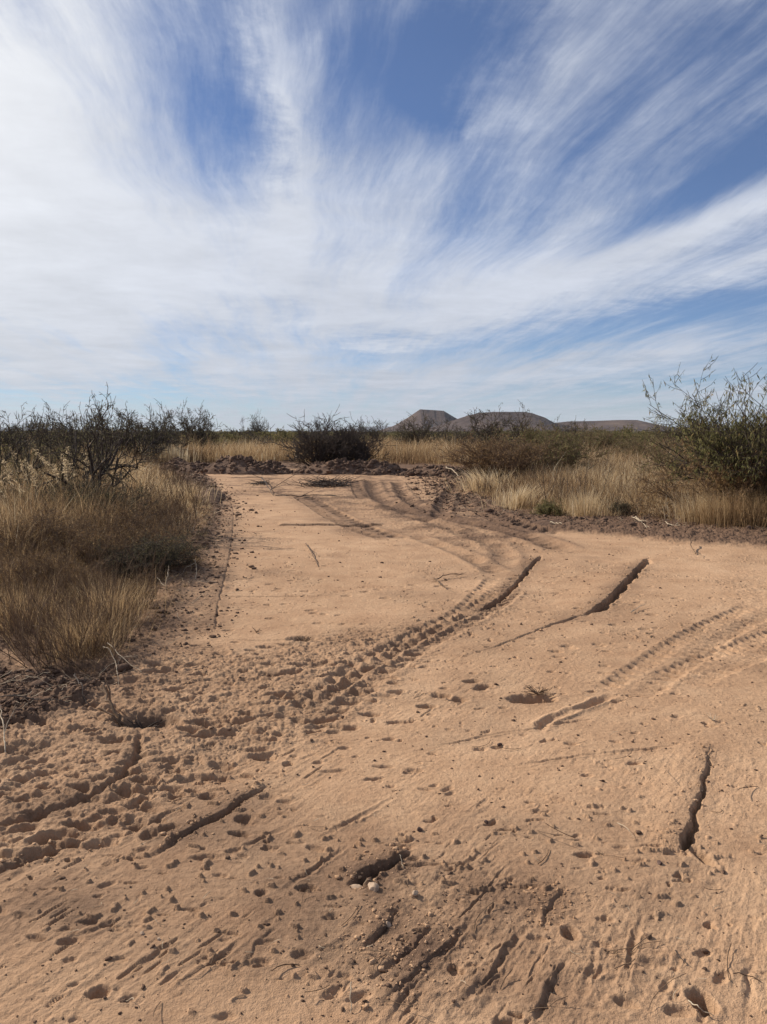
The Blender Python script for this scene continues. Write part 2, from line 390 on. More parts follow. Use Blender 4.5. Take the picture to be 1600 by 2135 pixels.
rut([(1400, 1775), (1450, 1800), (1490, 1830), (1560, 1840)], lugs(0.14, 0.035, 0.06), .4, .3)
rut([(1040, 1640), (1200, 1680), (1330, 1720), (1420, 1770)], vgroove(.02, .008, .5), .3)
for (a_, b_) in [((60, 1990), (330, 1890)), ((330, 2080), (560, 1930)), ((640, 1760), (850, 1650)), ((1010, 1880), (840, 2080)), ((1130, 1900), (960, 2110)), ((1250, 1950), (1190, 2120)), ((1340, 1880), (1290, 2110)),
                 ((0, 1900), (160, 1850)), ((560, 1870), (760, 1740)), ((900, 1840), (1040, 1760)), ((1060, 1600), (1420, 1560)), ((880, 1560), (1260, 1500)), ((450, 1800), (640, 1700))]:
    mid_ = ((a_[0] + b_[0]) / 2 + _rs.uniform(-14, 14), (a_[1] + b_[1]) / 2 + _rs.uniform(-8, 8)) if '_rs' in globals() else ((a_[0] + b_[0]) / 2 + 9, (a_[1] + b_[1]) / 2 - 6)
    rut([a_, mid_, b_], vgroove(.010, .008, .5, .9), .25, .1, .04, .25)
# far wheel arcs near the soil bank
rut([(775, 1000), (778, 1022), (790, 1040), (820, 1055), (860, 1068), (930, 1082), (1010, 1096), (1100, 1118), (1180, 1150)], vgroove(.16, .06, .5, .3), 1.5, .55, .35, .5)
rut([(828, 1004), (836, 1028), (856, 1048), (890, 1065), (930, 1082)], vgroove(.13, .055, .5, .3), 1.2, .5, .25, .5)
rut([(955, 1008), (936, 1032), (922, 1055), (917, 1078)], vgroove(.13, .06, .6, .4), 1.2, .55, .3, .5)
rut([(968, 1028), (985, 1050), (1030, 1075), (1070, 1095), (1150, 1115)], lugs(.5, .07, .3), 1.5, .6, .5, .5)
rut([(620, 1030), (660, 1050), (700, 1075), (730, 1090), (770, 1108), (830, 1128)], lugs(.5, .05, .35), 1.5, .5, .4, .5)
rut([(545, 1020), (640, 1042), (760, 1046), (860, 1075), (960, 1110), (1060, 1150), (1040, 1196)], vgroove(.12, .03, .5, .8), 1.0, .25, .3, .5)
rut([(860, 1120), (950, 1150), (1000, 1172), (1040, 1198)], vgroove(.10, .035, .5, .8), 1.0, .25, .3, .3)
rut([(740, 1000), (745, 1022), (760, 1040)], lugs(.3, .05, .25), 1.0, .5, .3, .4)
# left curb of the pad, the crosswise blade line, faint blade rectangle
rut([(452, 1032), (475, 1040), (486, 1060), (485, 1100), (478, 1160), (462, 1220), (449, 1270), (445, 1318)], bank(0.015, 0.035, 0.30), .8, .3, .12, .3)
rut([(802, 1095), (700, 1094), (578, 1096)], bank(0.055, 0.12, 0.6), 1.2, .5, .12, .1)
rut([(445, 1243), (560, 1241), (700, 1238)], bank(0.010, 0.05, 0.25, left=True), .6)
rut([(478, 1146), (600, 1146), (760, 1148)], bank(0.008, 0.05, 0.25, left=True), .6)
rut([(455, 1332), (560, 1333), (680, 1330)], bank(0.008, 0.05, 0.20, left=True), .6)
for yy in (1190, 1197, 1205, 1212): rut([(680, yy), (700, yy - 2)], vgroove(.022, .02), .3)

_rs = np.random.RandomState(11)


def pit(X0, Y0, a, b, ang, depth, rim=0.35, square=2.0, darken=0.0):
    m = 2.4 * max(a, b); w = win(X0 - m, X0 + m, Y0 - m, Y0 + m)
    if GXX[w].size == 0: return
    fq = 1.6 / max(a, b)
    dx = GXX[w] - X0 + .28 * a * fbm(GXX[w] * fq, GYY[w] * fq, 3, 160); dy = GYY[w] - Y0 + .28 * b * fbm(GXX[w] * fq + 7, GYY[w] * fq, 3, 165)
    c, s = cos(ang), sin(ang); p = (dx * c + dy * s) / a; q = (-dx * s + dy * c) / b
    r2 = (np.abs(p) ** square + np.abs(q) ** square) ** (2 / square)
    depth = depth * 0.75; rim = rim * .30
    H[w] += -depth * np.exp(-r2 ** 2 * 0.9) + depth * rim * np.exp(-((np.sqrt(r2) - 1.45) / 0.3) ** 2)
    if darken: DARKEN[w] = np.clip(DARKEN[w] + darken * np.exp(-r2), 0, 1)  # darkens the soil colour inside the pit


# named hoof and boot prints (photo px), then a scatter of lesser ones
for (px, py, a, b, dp) in [(920, 1450, .055, .035, .05), (955, 1458, .055, .035, .05), (890, 1472, .05, .03, .045), (985, 1420, .05, .03, .04), (1010, 1430, .05, .03, .04), (1002, 1436, .04, .03, .04),
                           (650, 1383, .07, .045, .04), (672, 1380, .06, .04, .04), (720, 1384, .06, .04, .035), (570, 1404, .08, .045, .04), (600, 1402, .08, .045, .04),
                           (330, 1383, .09, .05, .06), (335, 1397, .10, .05, .07), (395, 1383, .09, .03, .04), (440, 1508, .11, .05, .06), (430, 1530, .10, .04, .05), (330, 1500, .12, .06, .05),
                           (240, 1708, .025, .04, .035), (280, 1722, .03, .035, .03), (312, 1742, .03, .035, .035), (350, 1730, .04, .03, .035), (272, 1650, .03, .03, .03), (365, 1655, .025, .025, .03), (435, 1660, .035, .03, .035),
                           (510, 1707, .035, .03, .035), (500, 1738, .04, .02, .03), (460, 1628, .035, .025, .03), (470, 1618, .03, .02, .025), (510, 1617, .04, .02, .03), (560, 1660, .04, .03, .02),
                           (773, 1487, .05, .03, .04), (730, 1515, .045, .03, .04), (825, 1503, .05, .02, .03), (430, 1788, .05, .02, .02), (1190, 1945, .022, .03, .035), (1465, 1790, .02, .06, .04),
                           (545, 1860, .02, .02, .02), (640, 1850, .03, .02, .03), (630, 1990, .03, .02, .02), (205, 2070, .03, .02, .03), (1055, 2135, .03, .02, .03), (1415, 2110, .035, .018, .02), (75, 1955, .03, .012, .015), (185, 1923, .03, .012, .015),
                           (865, 1605, .04, .02, .02), (800, 1597, .05, .015, .02), (695, 1607, .06, .015, .015), (780, 1623, .05, .012, .02)]:
    q = G(px, py); pit(q[0], q[1], a, b, _rs.uniform(-.3, .3), dp, .35, 2.0, .25)
# the larger holes, and the tuft's shadow sunk as a dark one
q = G(1110, 1458); pit(q[0], q[1], .12, .065, 0.1, .10, .25, 2.2, .5)
q = G(1465, 2090); pit(q[0], q[1], .028, .040, 0.2, .075, .3, 2.4, .5)
q = G(160, 1402); pit(q[0], q[1], .24, .16, 0.0, .11, .1, 2.2, .6)  # shadow beneath the tuft, put into the ground as a dark pit
q = G(240, 1420); pit(q[0], q[1], .16, .08, 0.0, .05, .2, 2.2, .4)
q = G(630, 1331); pit(q[0], q[1], .09, .06, 0.0, .05, .4, 2.2, .4)
q = G(300, 1500); pit(q[0], q[1], .13, .11, 0.0, .07, .2, 2.2, .5)
q = G(60, 1560); pit(q[0], q[1], .13, .08, 0.2, .05, .3, 2.2, .4)


def scatter_px(n, poly):
    P = np.array(poly, float); out = []
    while len(out) < n:
        a = _rs.uniform(P[:, 0].min(), P[:, 0].max()); b = _rs.uniform(P[:, 1].min(), P[:, 1].max())
        if inpoly(np.array([a]), np.array([b]), P)[0]: out.append(G(a, b))
    return out


for q in scatter_px(330, [(-50, 1500), (290, 1375), (420, 1340), (760, 1330), (960, 1290), (800, 1480), (620, 1560), (420, 1640), (300, 1740), (-50, 1820)]):
    k = _rs.uniform(.35, .95); pit(q[0], q[1], .065 * k, .034 * k, _rs.normal(0, .3), .042 * k * _rs.uniform(.5, 1.2), .5, 2.0, .1)
for q in scatter_px(70, [(860, 1330), (1560, 1240), (1600, 1500), (1300, 1640), (800, 1640), (600, 1600), (830, 1480)]):
    k = _rs.uniform(.25, .8); pit(q[0], q[1], .040 * k, .024 * k, _rs.normal(0, .3), .026 * k, .4)
for q in scatter_px(70, [(0, 1800), (280, 1740), (700, 1620), (1060, 1650), (1400, 1750), (1600, 1800), (1600, 2130), (0, 2130)]):
    k = _rs.uniform(.3, .9); pit(q[0], q[1], .040 * k, .020 * k, _rs.normal(0.2, .5), .020 * k, .5)
for q in scatter_px(150, [(490, 1040), (640, 1045), (860, 1120), (1030, 1190), (1340, 1150), (1460, 1200), (1300, 1420), (900, 1290), (460, 1320)]):
    k = _rs.uniform(.3, .8); pit(q[0], q[1], .060 * k, .045 * k, _rs.normal(0, .2), .028 * k, .4)

# fall-off to a level plain far out, low swell only
n_col = GXX.shape[1]; n_row = GXX.shape[0]


def hz(px, py):
    px = np.atleast_1d(px); py = np.atleast_1d(py)
    r = np.hypot(px, py); a = np.arctan2(px, py)
    i = np.clip(np.searchsorted(rr, r) - 1, 0, n_row - 2); j = np.clip(np.searchsorted(th, a) - 1, 0, n_col - 2)
    fi = np.clip((r - rr[i]) / (rr[i + 1] - rr[i]), 0, 1); fj = np.clip((a - th[j]) / (th[j + 1] - th[j]), 0, 1)
    return (H[i, j] * (1 - fi) * (1 - fj) + H[i + 1, j] * fi * (1 - fj) + H[i, j + 1] * (1 - fi) * fj + H[i + 1, j + 1] * fi * fj)


# ------------------------------------------------------------------ mesh and material helpers
def link_obj(name, me, parent=None, **kw):
    o = bpy.data.objects.new(name, me); C.objects.link(o)
    if parent is not None: o.parent = parent
    for k, val in kw.items(): o[k] = val
    return o


def mesh_np(name, verts, faces, nside, mat, attrs=None, smooth=True):
    """verts Nx3, faces list of (Mx k arrays) flattened"""
    me = bpy.data.meshes.new(name)
    verts = np.ascontiguousarray(verts, np.float32)
    if not isinstance(faces, list): faces = [faces]
    loops = np.concatenate([f.reshape(-1) for f in faces]).astype(np.int32)
    tot = np.concatenate([np.full(len(f), f.shape[1], np.int32) for f in faces])
    st = np.concatenate([[0], np.cumsum(tot)[:-1]]).astype(np.int32)
    me.vertices.add(len(verts)); me.vertices.foreach_set('co', verts.ravel())
    me.loops.add(len(loops)); me.loops.foreach_set('vertex_index', loops)
    me.polygons.add(len(tot)); me.polygons.foreach_set('loop_start', st); me.polygons.foreach_set('loop_total', tot)
    if smooth: me.polygons.foreach_set('use_smooth', np.ones(len(tot), bool))
    for k, a in (attrs or {}).items():
        at = me.attributes.new(k, 'FLOAT', 'POINT'); at.data.foreach_set('value', np.ascontiguousarray(a, np.float32).ravel())
    me.update(calc_edges=True)
    if mat: me.materials.append(mat)
    return me


class Mat:
    def __init__(s, name):
        s.m = bpy.data.materials.new(name); s.m.use_nodes = True; s.t = s.m.node_tree; s.t.nodes.clear()
        s.out = s.t.nodes.new('ShaderNodeOutputMaterial')
        s.tc = s.t.nodes.new('ShaderNodeTexCoord')

    def n(s, ty, **kw):
        q = s.t.nodes.new(ty)
        for k, val in kw.items(): setattr(q, k, val)
        return q

    def l(s, a, b): s.t.links.new(a, b)

    def noise(s, scale, detail=4, rough=.55, vec=None, dist=0):
        q = s.n('ShaderNodeTexNoise'); q.inputs['Scale'].default_value = scale; q.inputs['Detail'].default_value = detail
        q.inputs['Roughness'].default_value = rough; q.inputs['Distortion'].default_value = dist
        s.l(vec if vec is not None else s.tc.outputs['Object'], q.inputs['Vector']); return q.outputs[0]

    def ramp(s, fac, stops):
        q = s.n('ShaderNodeValToRGB'); e = q.color_ramp.elements
        while len(e) < len(stops): e.new(0.5)
        for k, (p, c) in enumerate(stops): e[k].position = p; e[k].color = (*c, 1)
        s.l(fac, q.inputs[0]); return q.outputs[0]

    def mix(s, fac, a, b, mode='MIX'):
        q = s.n('ShaderNodeMix', data_type='RGBA', blend_type=mode)
        if isinstance(fac, float): q.inputs[0].default_value = fac
        else: s.l(fac, q.inputs[0])
        for i, k in ((6, a), (7, b)):
            if isinstance(k, tuple): q.inputs[i].default_value = (*k, 1)
            else: s.l(k, q.inputs[i])
        return q.outputs[2]

    def attr(s, name):
        q = s.n('ShaderNodeAttribute'); q.attribute_name = name; return q.outputs['Fac']

    def mth(s, op, a, b=None, clamp=False):
        q = s.n('ShaderNodeMath', operation=op, use_clamp=clamp)
        for i, k in enumerate((a, b)):
            if k is None: continue
            if isinstance(k, (int, float)): q.inputs[i].default_value = k
            else: s.l(k, q.inputs[i])
        return q.outputs[0]

    def bsdf(s, col, rough=.9, bump=None, bs=.5, bd=.01, spec=.25):
        q = s.n('ShaderNodeBsdfPrincipled'); q.inputs['Roughness'].default_value = rough
        q.inputs['Specular IOR Level'].default_value = spec
        if isinstance(col, tuple): q.inputs['Base Color'].default_value = (*col, 1)
        else: s.l(col, q.inputs['Base Color'])
        if bump is not None:
            b = s.n('ShaderNodeBump'); b.inputs['Strength'].default_value = bs; b.inputs['Distance'].default_value = bd
            s.l(bump, b.inputs['Height']); s.l(b.outputs[0], q.inputs['Normal'])
        s.l(q.outputs[0], s.out.inputs['Surface']); return q

    def leaf(s, col, trans=.35):
        a = s.n('ShaderNodeBsdfDiffuse'); b = s.n('ShaderNodeBsdfTranslucent'); m = s.n('ShaderNodeMixShader')
        m.inputs[0].default_value = trans
        for q in (a, b):
            if isinstance(col, tuple): q.inputs[0].default_value = (*col, 1)
            else: s.l(col, q.inputs[0])
        s.l(a.outputs[0], m.inputs[1]); s.l(b.outputs[0], m.inputs[2]); s.l(m.outputs[0], s.out.inputs['Surface'])


# soil
M = Mat('sandy_soil')
co = M.tc.outputs['Object']
n1 = M.noise(0.35, 5, .6); n2 = M.noise(3.0, 6, .65); n3 = M.noise(45.0, 5, .7); n4 = M.noise(260.0, 2, .6)
base = M.ramp(n2, [(.25, (.415, .255, .152)), (.5, (.505, .324, .198)), (.78, (.580, .390, .244))])
big = M.ramp(n1, [(.3, (.84, .80, .77)), (.7, (1.10, 1.09, 1.08))])
base = M.mix(1.0, base, big, 'MULTIPLY')
gr = M.ramp(n3, [(.25, (.72, .70, .68)), (.55, (1.0, 1.0, 1.0)), (.8, (1.12, 1.12, 1.12))])
base = M.mix(.8, base, gr, 'MULTIPLY')
g4 = M.ramp(n4, [(.28, (.70, .68, .66)), (.45, (1., 1., 1.))])
base = M.mix(.55, base, g4, 'MULTIPLY')
dkn = M.attr('darken')
mn = M.mth('MULTIPLY', dkn, M.mth('ADD', .55, n2))
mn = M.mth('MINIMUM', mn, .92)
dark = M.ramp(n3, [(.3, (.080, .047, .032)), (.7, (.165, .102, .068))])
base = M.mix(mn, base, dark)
# plain beyond the plot: dry grass tone
sepx = M.n('ShaderNodeVectorMath', operation='LENGTH'); M.l(co, sepx.inputs[0])
far = M.n('ShaderNodeMapRange'); far.inputs['From Min'].default_value = 40; far.inputs['From Max'].default_value = 120; M.l(sepx.outputs['Value'], far.inputs[0])
farc = M.ramp(M.noise(.02, 6, .6), [(.3, (.10, .085, .045)), (.6, (.20, .15, .08))])
base = M.mix(far.outputs[0], base, farc)
bh = M.mth('ADD', M.mth('MULTIPLY', n3, .8), M.mth('MULTIPLY', n4, .25))
bh = M.mth('ADD', bh, M.mth('MULTIPLY', M.noise(14, 5, .65), 1.0))
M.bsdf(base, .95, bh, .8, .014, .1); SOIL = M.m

nv = n_row * n_col
verts = np.stack([GXX, GYY, H], -1).reshape(-1, 3)
ii = np.arange(n_row - 1)[:, None] * n_col; jj = np.arange(n_col)[None, :]; jn = (jj + 1) % n_col
quads = np.stack([ii + jj, ii + n_col + jj, ii + n_col + jn, ii + jn], -1).reshape(-1, 4)[:, ::-1]
cv = np.array([[0, 0, float(H[0].mean())]]); tri = np.stack([np.arange(n_col), (np.arange(n_col) + 1) % n_col, np.full(n_col, nv)], -1)[:, ::-1]
me = mesh_np('ground', np.vstack([verts, cv]), [quads, tri], 4, SOIL, {'darken': np.append(DARKEN.ravel(), 0)})
link_obj('ground', me, kind='structure')

#==PART2==
# ------------------------------------------------------------------ far hills
def hill(name, prof, D, depth, mat, seed, rocky=1.0, label=None):
    P = sorted([(ray(a, b)[0] / ray(a, b)[1] * D, CAM_H + D * ray(a, b)[2] / ray(a, b)[1]) for a, b in prof])
    xs = np.array([p[0] for p in P]); zs = np.array([p[1] for p in P])
    nx, ny = 260, 120
    X1 = np.linspace(xs[0], xs[-1], nx); Y1 = np.linspace(-1, 1, ny)
    XX, YY = np.meshgrid(X1, Y1)
    top = np.interp(XX, xs, zs); W = xs[-1] - xs[0]
    hmax = zs.max()
    rel = np.clip(top / hmax, 0, 1)
    yy = np.abs(YY)
    sh = np.clip(1 - yy / (0.12 + 0.88 * rel ** .8), 0, 1) ** 1.35
    Zh = top * sstep(0, 1.0, sh * 1.05) if rocky < 1 else top * np.clip(sh * 1.08, 0, 1)
    gul = np.abs(fbm(XX / W * 22, YY * 5 + XX / W * 4, 5, seed, .55))
    Zh = Zh - hmax * 0.13 * gul * (1 - sh) * (sh > 0) - hmax * .04 * gul * sh * (yy > .04)
    Zh = Zh - 3.0
    V = np.stack([XX, D + YY * depth, Zh], -1).reshape(-1, 3)
    i = np.arange(ny - 1)[:, None] * nx; j = np.arange(nx - 1)[None, :]
    Q = np.stack([i + j, i + j + 1, i + nx + j + 1, i + nx + j], -1).reshape(-1, 4)
    link_obj(name, mesh_np(name, V, Q, 4, mat), kind='structure')


M = Mat('hill_slope')
nn = M.noise(.006, 8, .72); n5 = M.noise(.05, 5, .7)
geo = M.n('ShaderNodeNewGeometry'); sp_ = M.n('ShaderNodeSeparateXYZ'); M.l(geo.outputs['Position'], sp_.inputs[0])
c1 = M.ramp(nn, [(.3, (.055, .039, .036)), (.5, (.095, .068, .060)), (.68, (.18, .128, .098))])
c2 = M.ramp(n5, [(.35, (.62, .62, .62)), (.65, (1.15, 1.15, 1.15))])
M.bsdf(M.mix(.8, c1, c2, 'MULTIPLY'), .95, n5, .6, 6.0, .1); HILL = M.m
M = Mat('mountain_rock'); M.bsdf(M.ramp(M.noise(.002, 5), [(.3, (.05, .055, .07)), (.7, (.11, .105, .11))]), .95); MOUNT = M.m
hill('hills', [(770, 903), (800, 893), (822, 886), (850, 870), (870, 856), (876, 852), (925, 855), (935, 861), (950, 870), (985, 886), (1020, 896), (1050, 903)], 3600, 420, HILL, 200)
hill('hills', [(870, 903), (905, 888), (925, 881), (950, 873), (975, 865), (1000, 859), (1030, 857), (1095, 857), (1110, 860), (1135, 869), (1155, 880), (1200, 889), (1260, 897), (1300, 903)], 2900, 430, HILL, 220)
hill('hills', [(1080, 903), (1120, 892), (1158, 880), (1185, 877), (1240, 876), (1290, 874), (1325, 874), (1345, 878), (1370, 884), (1400, 889), (1440, 890), (1480, 896), (1540, 903)], 3200, 420, HILL, 240)
hill('mountains', [(500, 902), (620, 897), (700, 896), (735, 892), (760, 890), (790, 888), (850, 890), (900, 893), (960, 902)], 19000, 2000, MOUNT, 260)
hill('mountains', [(1360, 902), (1430, 893), (1470, 890), (1500, 888), (1540, 885), (1600, 888), (1700, 884), (1800, 902)], 19000, 2000, MOUNT, 270)
hill('mountains', [(-400, 902), (-200, 890), (-60, 892), (60, 890), (200, 897), (330, 902)], 21000, 2000, MOUNT, 280)

# ------------------------------------------------------------------ materials of plants and small things
def veg_mat(name, stops, trans=.3):
    M = Mat(name); M.leaf(M.ramp(M.attr('tint'), stops), trans); return M.m


GRASS = veg_mat('dry_grass', [(0, (.075, .048, .034)), (.2, (.20, .120, .066)), (.4, (.34, .225, .120)), (.6, (.48, .345, .195)), (.8, (.62, .48, .30)), (1, (.78, .68, .50))], .5)
LEAFG = veg_mat('olive_leaf', [(0, (.10, .098, .040)), (.5, (.19, .178, .080)), (.8, (.27, .235, .11)), (1, (.38, .27, .12))], .45)
LEAFD = veg_mat('grey_leaf', [(0, (.095, .088, .052)), (.6, (.165, .145, .085)), (1, (.25, .20, .12))], .35)
LEAFB = veg_mat('brown_leaf', [(0, (.18, .11, .055)), (.6, (.33, .21, .105)), (1, (.48, .35, .18))], .45)
M = Mat('dark_bark'); M.bsdf(M.ramp(M.noise(30, 4), [(.3, (.034, .025, .021)), (.7, (.100, .075, .060))]), .9, M.noise(120, 3), .6, .002); BARK = M.m
M = Mat('brown_bark'); M.bsdf(M.ramp(M.noise(20, 4), [(.3, (.085, .052, .032)), (.7, (.20, .128, .078))]), .9, M.noise(120, 3), .6, .002); BARKB = M.m
M = Mat('bleached_wood'); M.bsdf(M.ramp(M.noise(40, 4), [(.3, (.30, .22, .145)), (.7, (.56, .46, .33))]), .85, M.noise(150, 3), .5, .002); PALE = M.m
M = Mat('dark_soil'); nS = M.noise(9, 6, .7); nT = M.noise(60, 4, .7)
M.bsdf(M.mix(.7, M.ramp(nS, [(.3, (.095, .058, .042)), (.55, (.175, .110, .076)), (.8, (.28, .185, .125))]), M.ramp(nT, [(.3, (.6, .6, .6)), (.7, (1.15, 1.15, 1.15))]), 'MULTIPLY'), .95, nT, .8, .02, .1); DSOIL = M.m
M = Mat('stone'); M.bsdf(M.ramp(M.noise(25, 5), [(.3, (.33, .225, .150)), (.7, (.47, .345, .245))]), .85, M.noise(90, 4), .6, .004); STONE = M.m
M = Mat('dark_stone'); M.bsdf(M.ramp(M.noise(40, 5), [(.3, (.05, .030, .024)), (.7, (.115, .07, .055))]), .8, M.noise(90, 4), .5, .003); DSTONE = M.m

rng = np.random.RandomState(42)


def nrm(a): return a / (np.linalg.norm(a, axis=-1, keepdims=True) + 1e-9)


class Tubes:
    def __init__(s): s.by = {}

    def add(s, P, r): s.by.setdefault(len(P), []).append((np.asarray(P, np.float32), np.asarray(r, np.float32)))

    def mesh(s, name, mat, sides=4):
        V = []; F = []; off = 0
        for n, L_ in s.by.items():
            P = np.stack([a for a, _ in L_]); Rr = np.stack([b for _, b in L_]); K = len(P)
            T = np.gradient(P, axis=1); T = nrm(T)
            ref = np.where(np.abs(T[..., 2:3]) > .9, np.array([1., 0, 0]), np.array([0, 0, 1.]))
            A = nrm(np.cross(T, ref)); B = np.cross(T, A)
            an = np.arange(sides) / sides * 2 * np.pi
            ring = P[:, :, None] + Rr[:, :, None, None] * (A[:, :, None] * np.cos(an)[:, None] + B[:, :, None] * np.sin(an)[:, None])
            V.append(ring.reshape(-1, 3))
            k = np.arange(K)[:, None, None] * n * sides; i = np.arange(n - 1)[None, :, None] * sides; j = np.arange(sides)[None, None]
            j2 = (j + 1) % sides
            F.append((np.stack([k + i + j, k + i + j2, k + i + sides + j2, k + i + sides + j], -1).reshape(-1, 4) + off))
            off += K * n * sides
        return mesh_np(name, np.concatenate(V), [np.concatenate(F)], 4, mat)


def leaves_mesh(name, P, mat, ln=.05, w=.012, droop=.6, seed=0, curl=.3):
    r = np.random.RandomState(seed); n = len(P)
    d = r.normal(size=(n, 3)); d[:, 2] -= droop * 1.6; d = nrm(d)
    s = nrm(np.cross(d, r.normal(size=(n, 3))))
    l = (ln * r.uniform(.6, 1.4, n))[:, None]; ww = (w * r.uniform(.7, 1.3, n))[:, None]
    a = P; b = P + d * l * .5 + np.cross(d, s) * l * curl * .35; c = P + d * l + np.array([0, 0, -1.]) * l * curl * .3
    V = np.stack([a, b - s * ww * .5, b + s * ww * .5, c], 1).reshape(-1, 3)
    k = np.arange(n)[:, None] * 4
    Q = k + np.array([[0, 1, 3, 2]])
    tint = np.repeat(np.clip(r.normal(.45, .25, n), 0, 1), 4)
    return mesh_np(name, V, [Q], 4, mat, {'tint': tint}, smooth=False)


def bush(seed, Hh=2.0, Rd=1.6, stems=10, kids=(6, 5, 4), lean=(15, 60), r0=.028, rmin=.003, wig=.22, up=.12, leaf=0, leaf_pts=3, skew=(0, 0)):
    """multi-stemmed desert shrub: returns tubes and leaf points"""
    r = np.random.RandomState(seed); tb = Tubes(); LP = []

    def grow(p, d, ln, rad, lev):
        n = 7 if lev == 0 else (5 if lev == 1 else 4)
        pts = [p]; q = p.copy(); dd = d.copy()
        for i in range(n - 1):
            dd = dd + r.normal(size=3) * wig + np.array([0, 0, up]); dd /= np.linalg.norm(dd)
            q = q + dd * ln / (n - 1)
            if q[2] < 0.03: q[2] = .03 + r.rand() * .03
            pts.append(q.copy())
        pts = np.array(pts); rads = np.linspace(rad, max(rad * .4, rmin * .6), n)
        tb.add(pts, rads)
        if lev >= 2 and leaf:
            t = r.uniform(0.1, 1, leaf_pts) * (n - 1); i = np.minimum(t.astype(int), n - 2); f = (t - i)[:, None]
            LP.append(pts[i] * (1 - f) + pts[i + 1] * f)
        if lev < len(kids):
            for _ in range(max(1, int(r.normal(kids[lev], 1)))):
                t = r.uniform(.25 if lev == 0 else .12, 1.0) * (n - 1); i = min(int(t), n - 2); f = t - i
                b = pts[i] * (1 - f) + pts[i + 1] * f; dl = pts[i + 1] - pts[i]; dl /= np.linalg.norm(dl)
                side = nrm(np.cross(dl, r.normal(size=3))); an = R(r.uniform(22, 62))
                grow(b, dl * cos(an) + side * sin(an), ln * r.uniform(.38, .68), max(rads[i] * .62, rmin), lev + 1)
    for k in range(stems):
        a = 2 * pi * (k + r.uniform(-.4, .4)) / stems; t = R(r.uniform(*lean)); 
        d = np.array([sin(t) * cos(a) + skew[0], sin(t) * sin(a) + skew[1], cos(t)]); d /= np.linalg.norm(d)
        Lh = Hh / max(cos(t), .35) if t < .9 else Rd / sin(t)
        ln = min(Hh / max(cos(t), .3), Rd / max(sin(t), .25)) * r.uniform(.72, 1.0)
        grow(np.array([cos(a) * .08, sin(a) * .08, 0.0]) * r.uniform(.3, 1.5), d, ln, r0 * r.uniform(.6, 1.1), 0)
    allp = np.concatenate([a.reshape(-1, 3) for n_ in tb.by for a, _ in tb.by[n_]])
    fz = Hh / np.percentile(allp[:, 2], 99.3); fr_ = Rd / np.percentile(np.hypot(allp[:, 0], allp[:, 1]), 98.0)
    sc3 = np.array([fr_, fr_, fz], np.float32)
    for n_ in tb.by: tb.by[n_] = [(a * sc3, b) for a, b in tb.by[n_]]
    return tb, (np.concatenate(LP) * sc3 if LP else None)


def shrub(name, label, cat, loc, tb, LP, bark, lmat=None, ln=.05, lw=.012, droop=.6, rot=0, scale=(1, 1, 1), group=None, seed=0, sides=4):
    o = bpy.data.objects.new(name, None); C.objects.link(o)
    o.location = (loc[0], loc[1], float(hz(loc[0], loc[1])[0]) - .02); o.rotation_euler = (0, 0, rot); o.scale = scale
    o['label'] = label; o['category'] = cat
    if group: o['group'] = group
    link_obj('branches', tb.mesh('branches', bark, sides), o)
    if LP is not None: link_obj('foliage', leaves_mesh('foliage', LP, lmat, ln, lw, droop, seed), o)
    return o


def dup(src, loc, rot, scale, label=None, group=None):
    o = src.copy(); C.objects.link(o); o.location = (loc[0], loc[1], float(hz(loc[0], loc[1])[0]) - .02)
    o.rotation_euler = (0, 0, rot); o.scale = scale
    if label: o['label'] = label
    if group: o['group'] = group
    elif 'group' in o: del o['group']
    for ch in src.children:
        c = ch.copy(); C.objects.link(c); c.parent = o
    return o


# the leafy mesquite on the right
tb, lp = bush(19, 2.45, 2.0, 22, (8, 6, 4), (4, 72), .034, .0042, .16, .14, 1, 4)
shrub('mesquite_tree', 'tall leafy mesquite rising above the horizon at the right edge of the photo', 'tree', bearing(1578, 13.8), tb, lp, BARK, LEAFG, .085, .017, 1.1, 0.6, seed=1)
tb, lp = bush(4, 1.45, 1.35, 14, (7, 6, 4), (20, 78), .020, .0035, .2, .05, 1, 3)
shrub('desert_shrub', 'low brownish green shrub spreading left from the foot of the tall mesquite', 'shrub', bearing(1490, 13.6), tb, lp, BARKB, LEAFB, .06, .013, .6, 0, seed=2)
tb, lp = bush(5, 1.0, 1.0, 14, (7, 6, 4), (20, 80), .018, .0035, .2, .05, 1, 3)
shrub('desert_shrub', 'rusty brown shrub behind the right verge, in front of the tall mesquite', 'shrub', bearing(1612, 13.3), tb, lp, BARKB, LEAFB, .05, .012, .4, 2, seed=3)
# bare dark bush on the soil bank
tb, lp = bush(6, 2.15, 1.9, 26, (6, 5, 3), (6, 66), .042, .010, .13, .12, 0, 1)
dark_src = shrub('bare_bush', 'bare blackish bush with fanned stems on the soil bank at the pad end', 'bush', bearing(668, 31.5), tb, lp, BARK, LEAFD, .06, .02, .3, 0, seed=4)
dup(dark_src, bearing(738, 31.0), 2.1, (.85, .85, .9), 'bare blackish bush close against the right side of the bigger one on the soil bank')
# brown upright-stemmed bush at the right corner of the pad
tb, lp = bush(7, 1.45, 1.5, 26, (6, 5, 3), (5, 50), .024, .0062, .11, .14, 1, 2)
brown_src = shrub('desert_shrub', 'brown stemmed shrub with many upright rods at the far right corner of the pad', 'shrub', bearing(1020, 23.6), tb, lp, BARKB, LEAFB, .06, .016, .3, 1, seed=5)
dup(brown_src, bearing(1090, 22.8), 2.4, (.95, .95, .9), 'brown stemmed shrub just right of the one at the pad corner, above pale flattened grass')
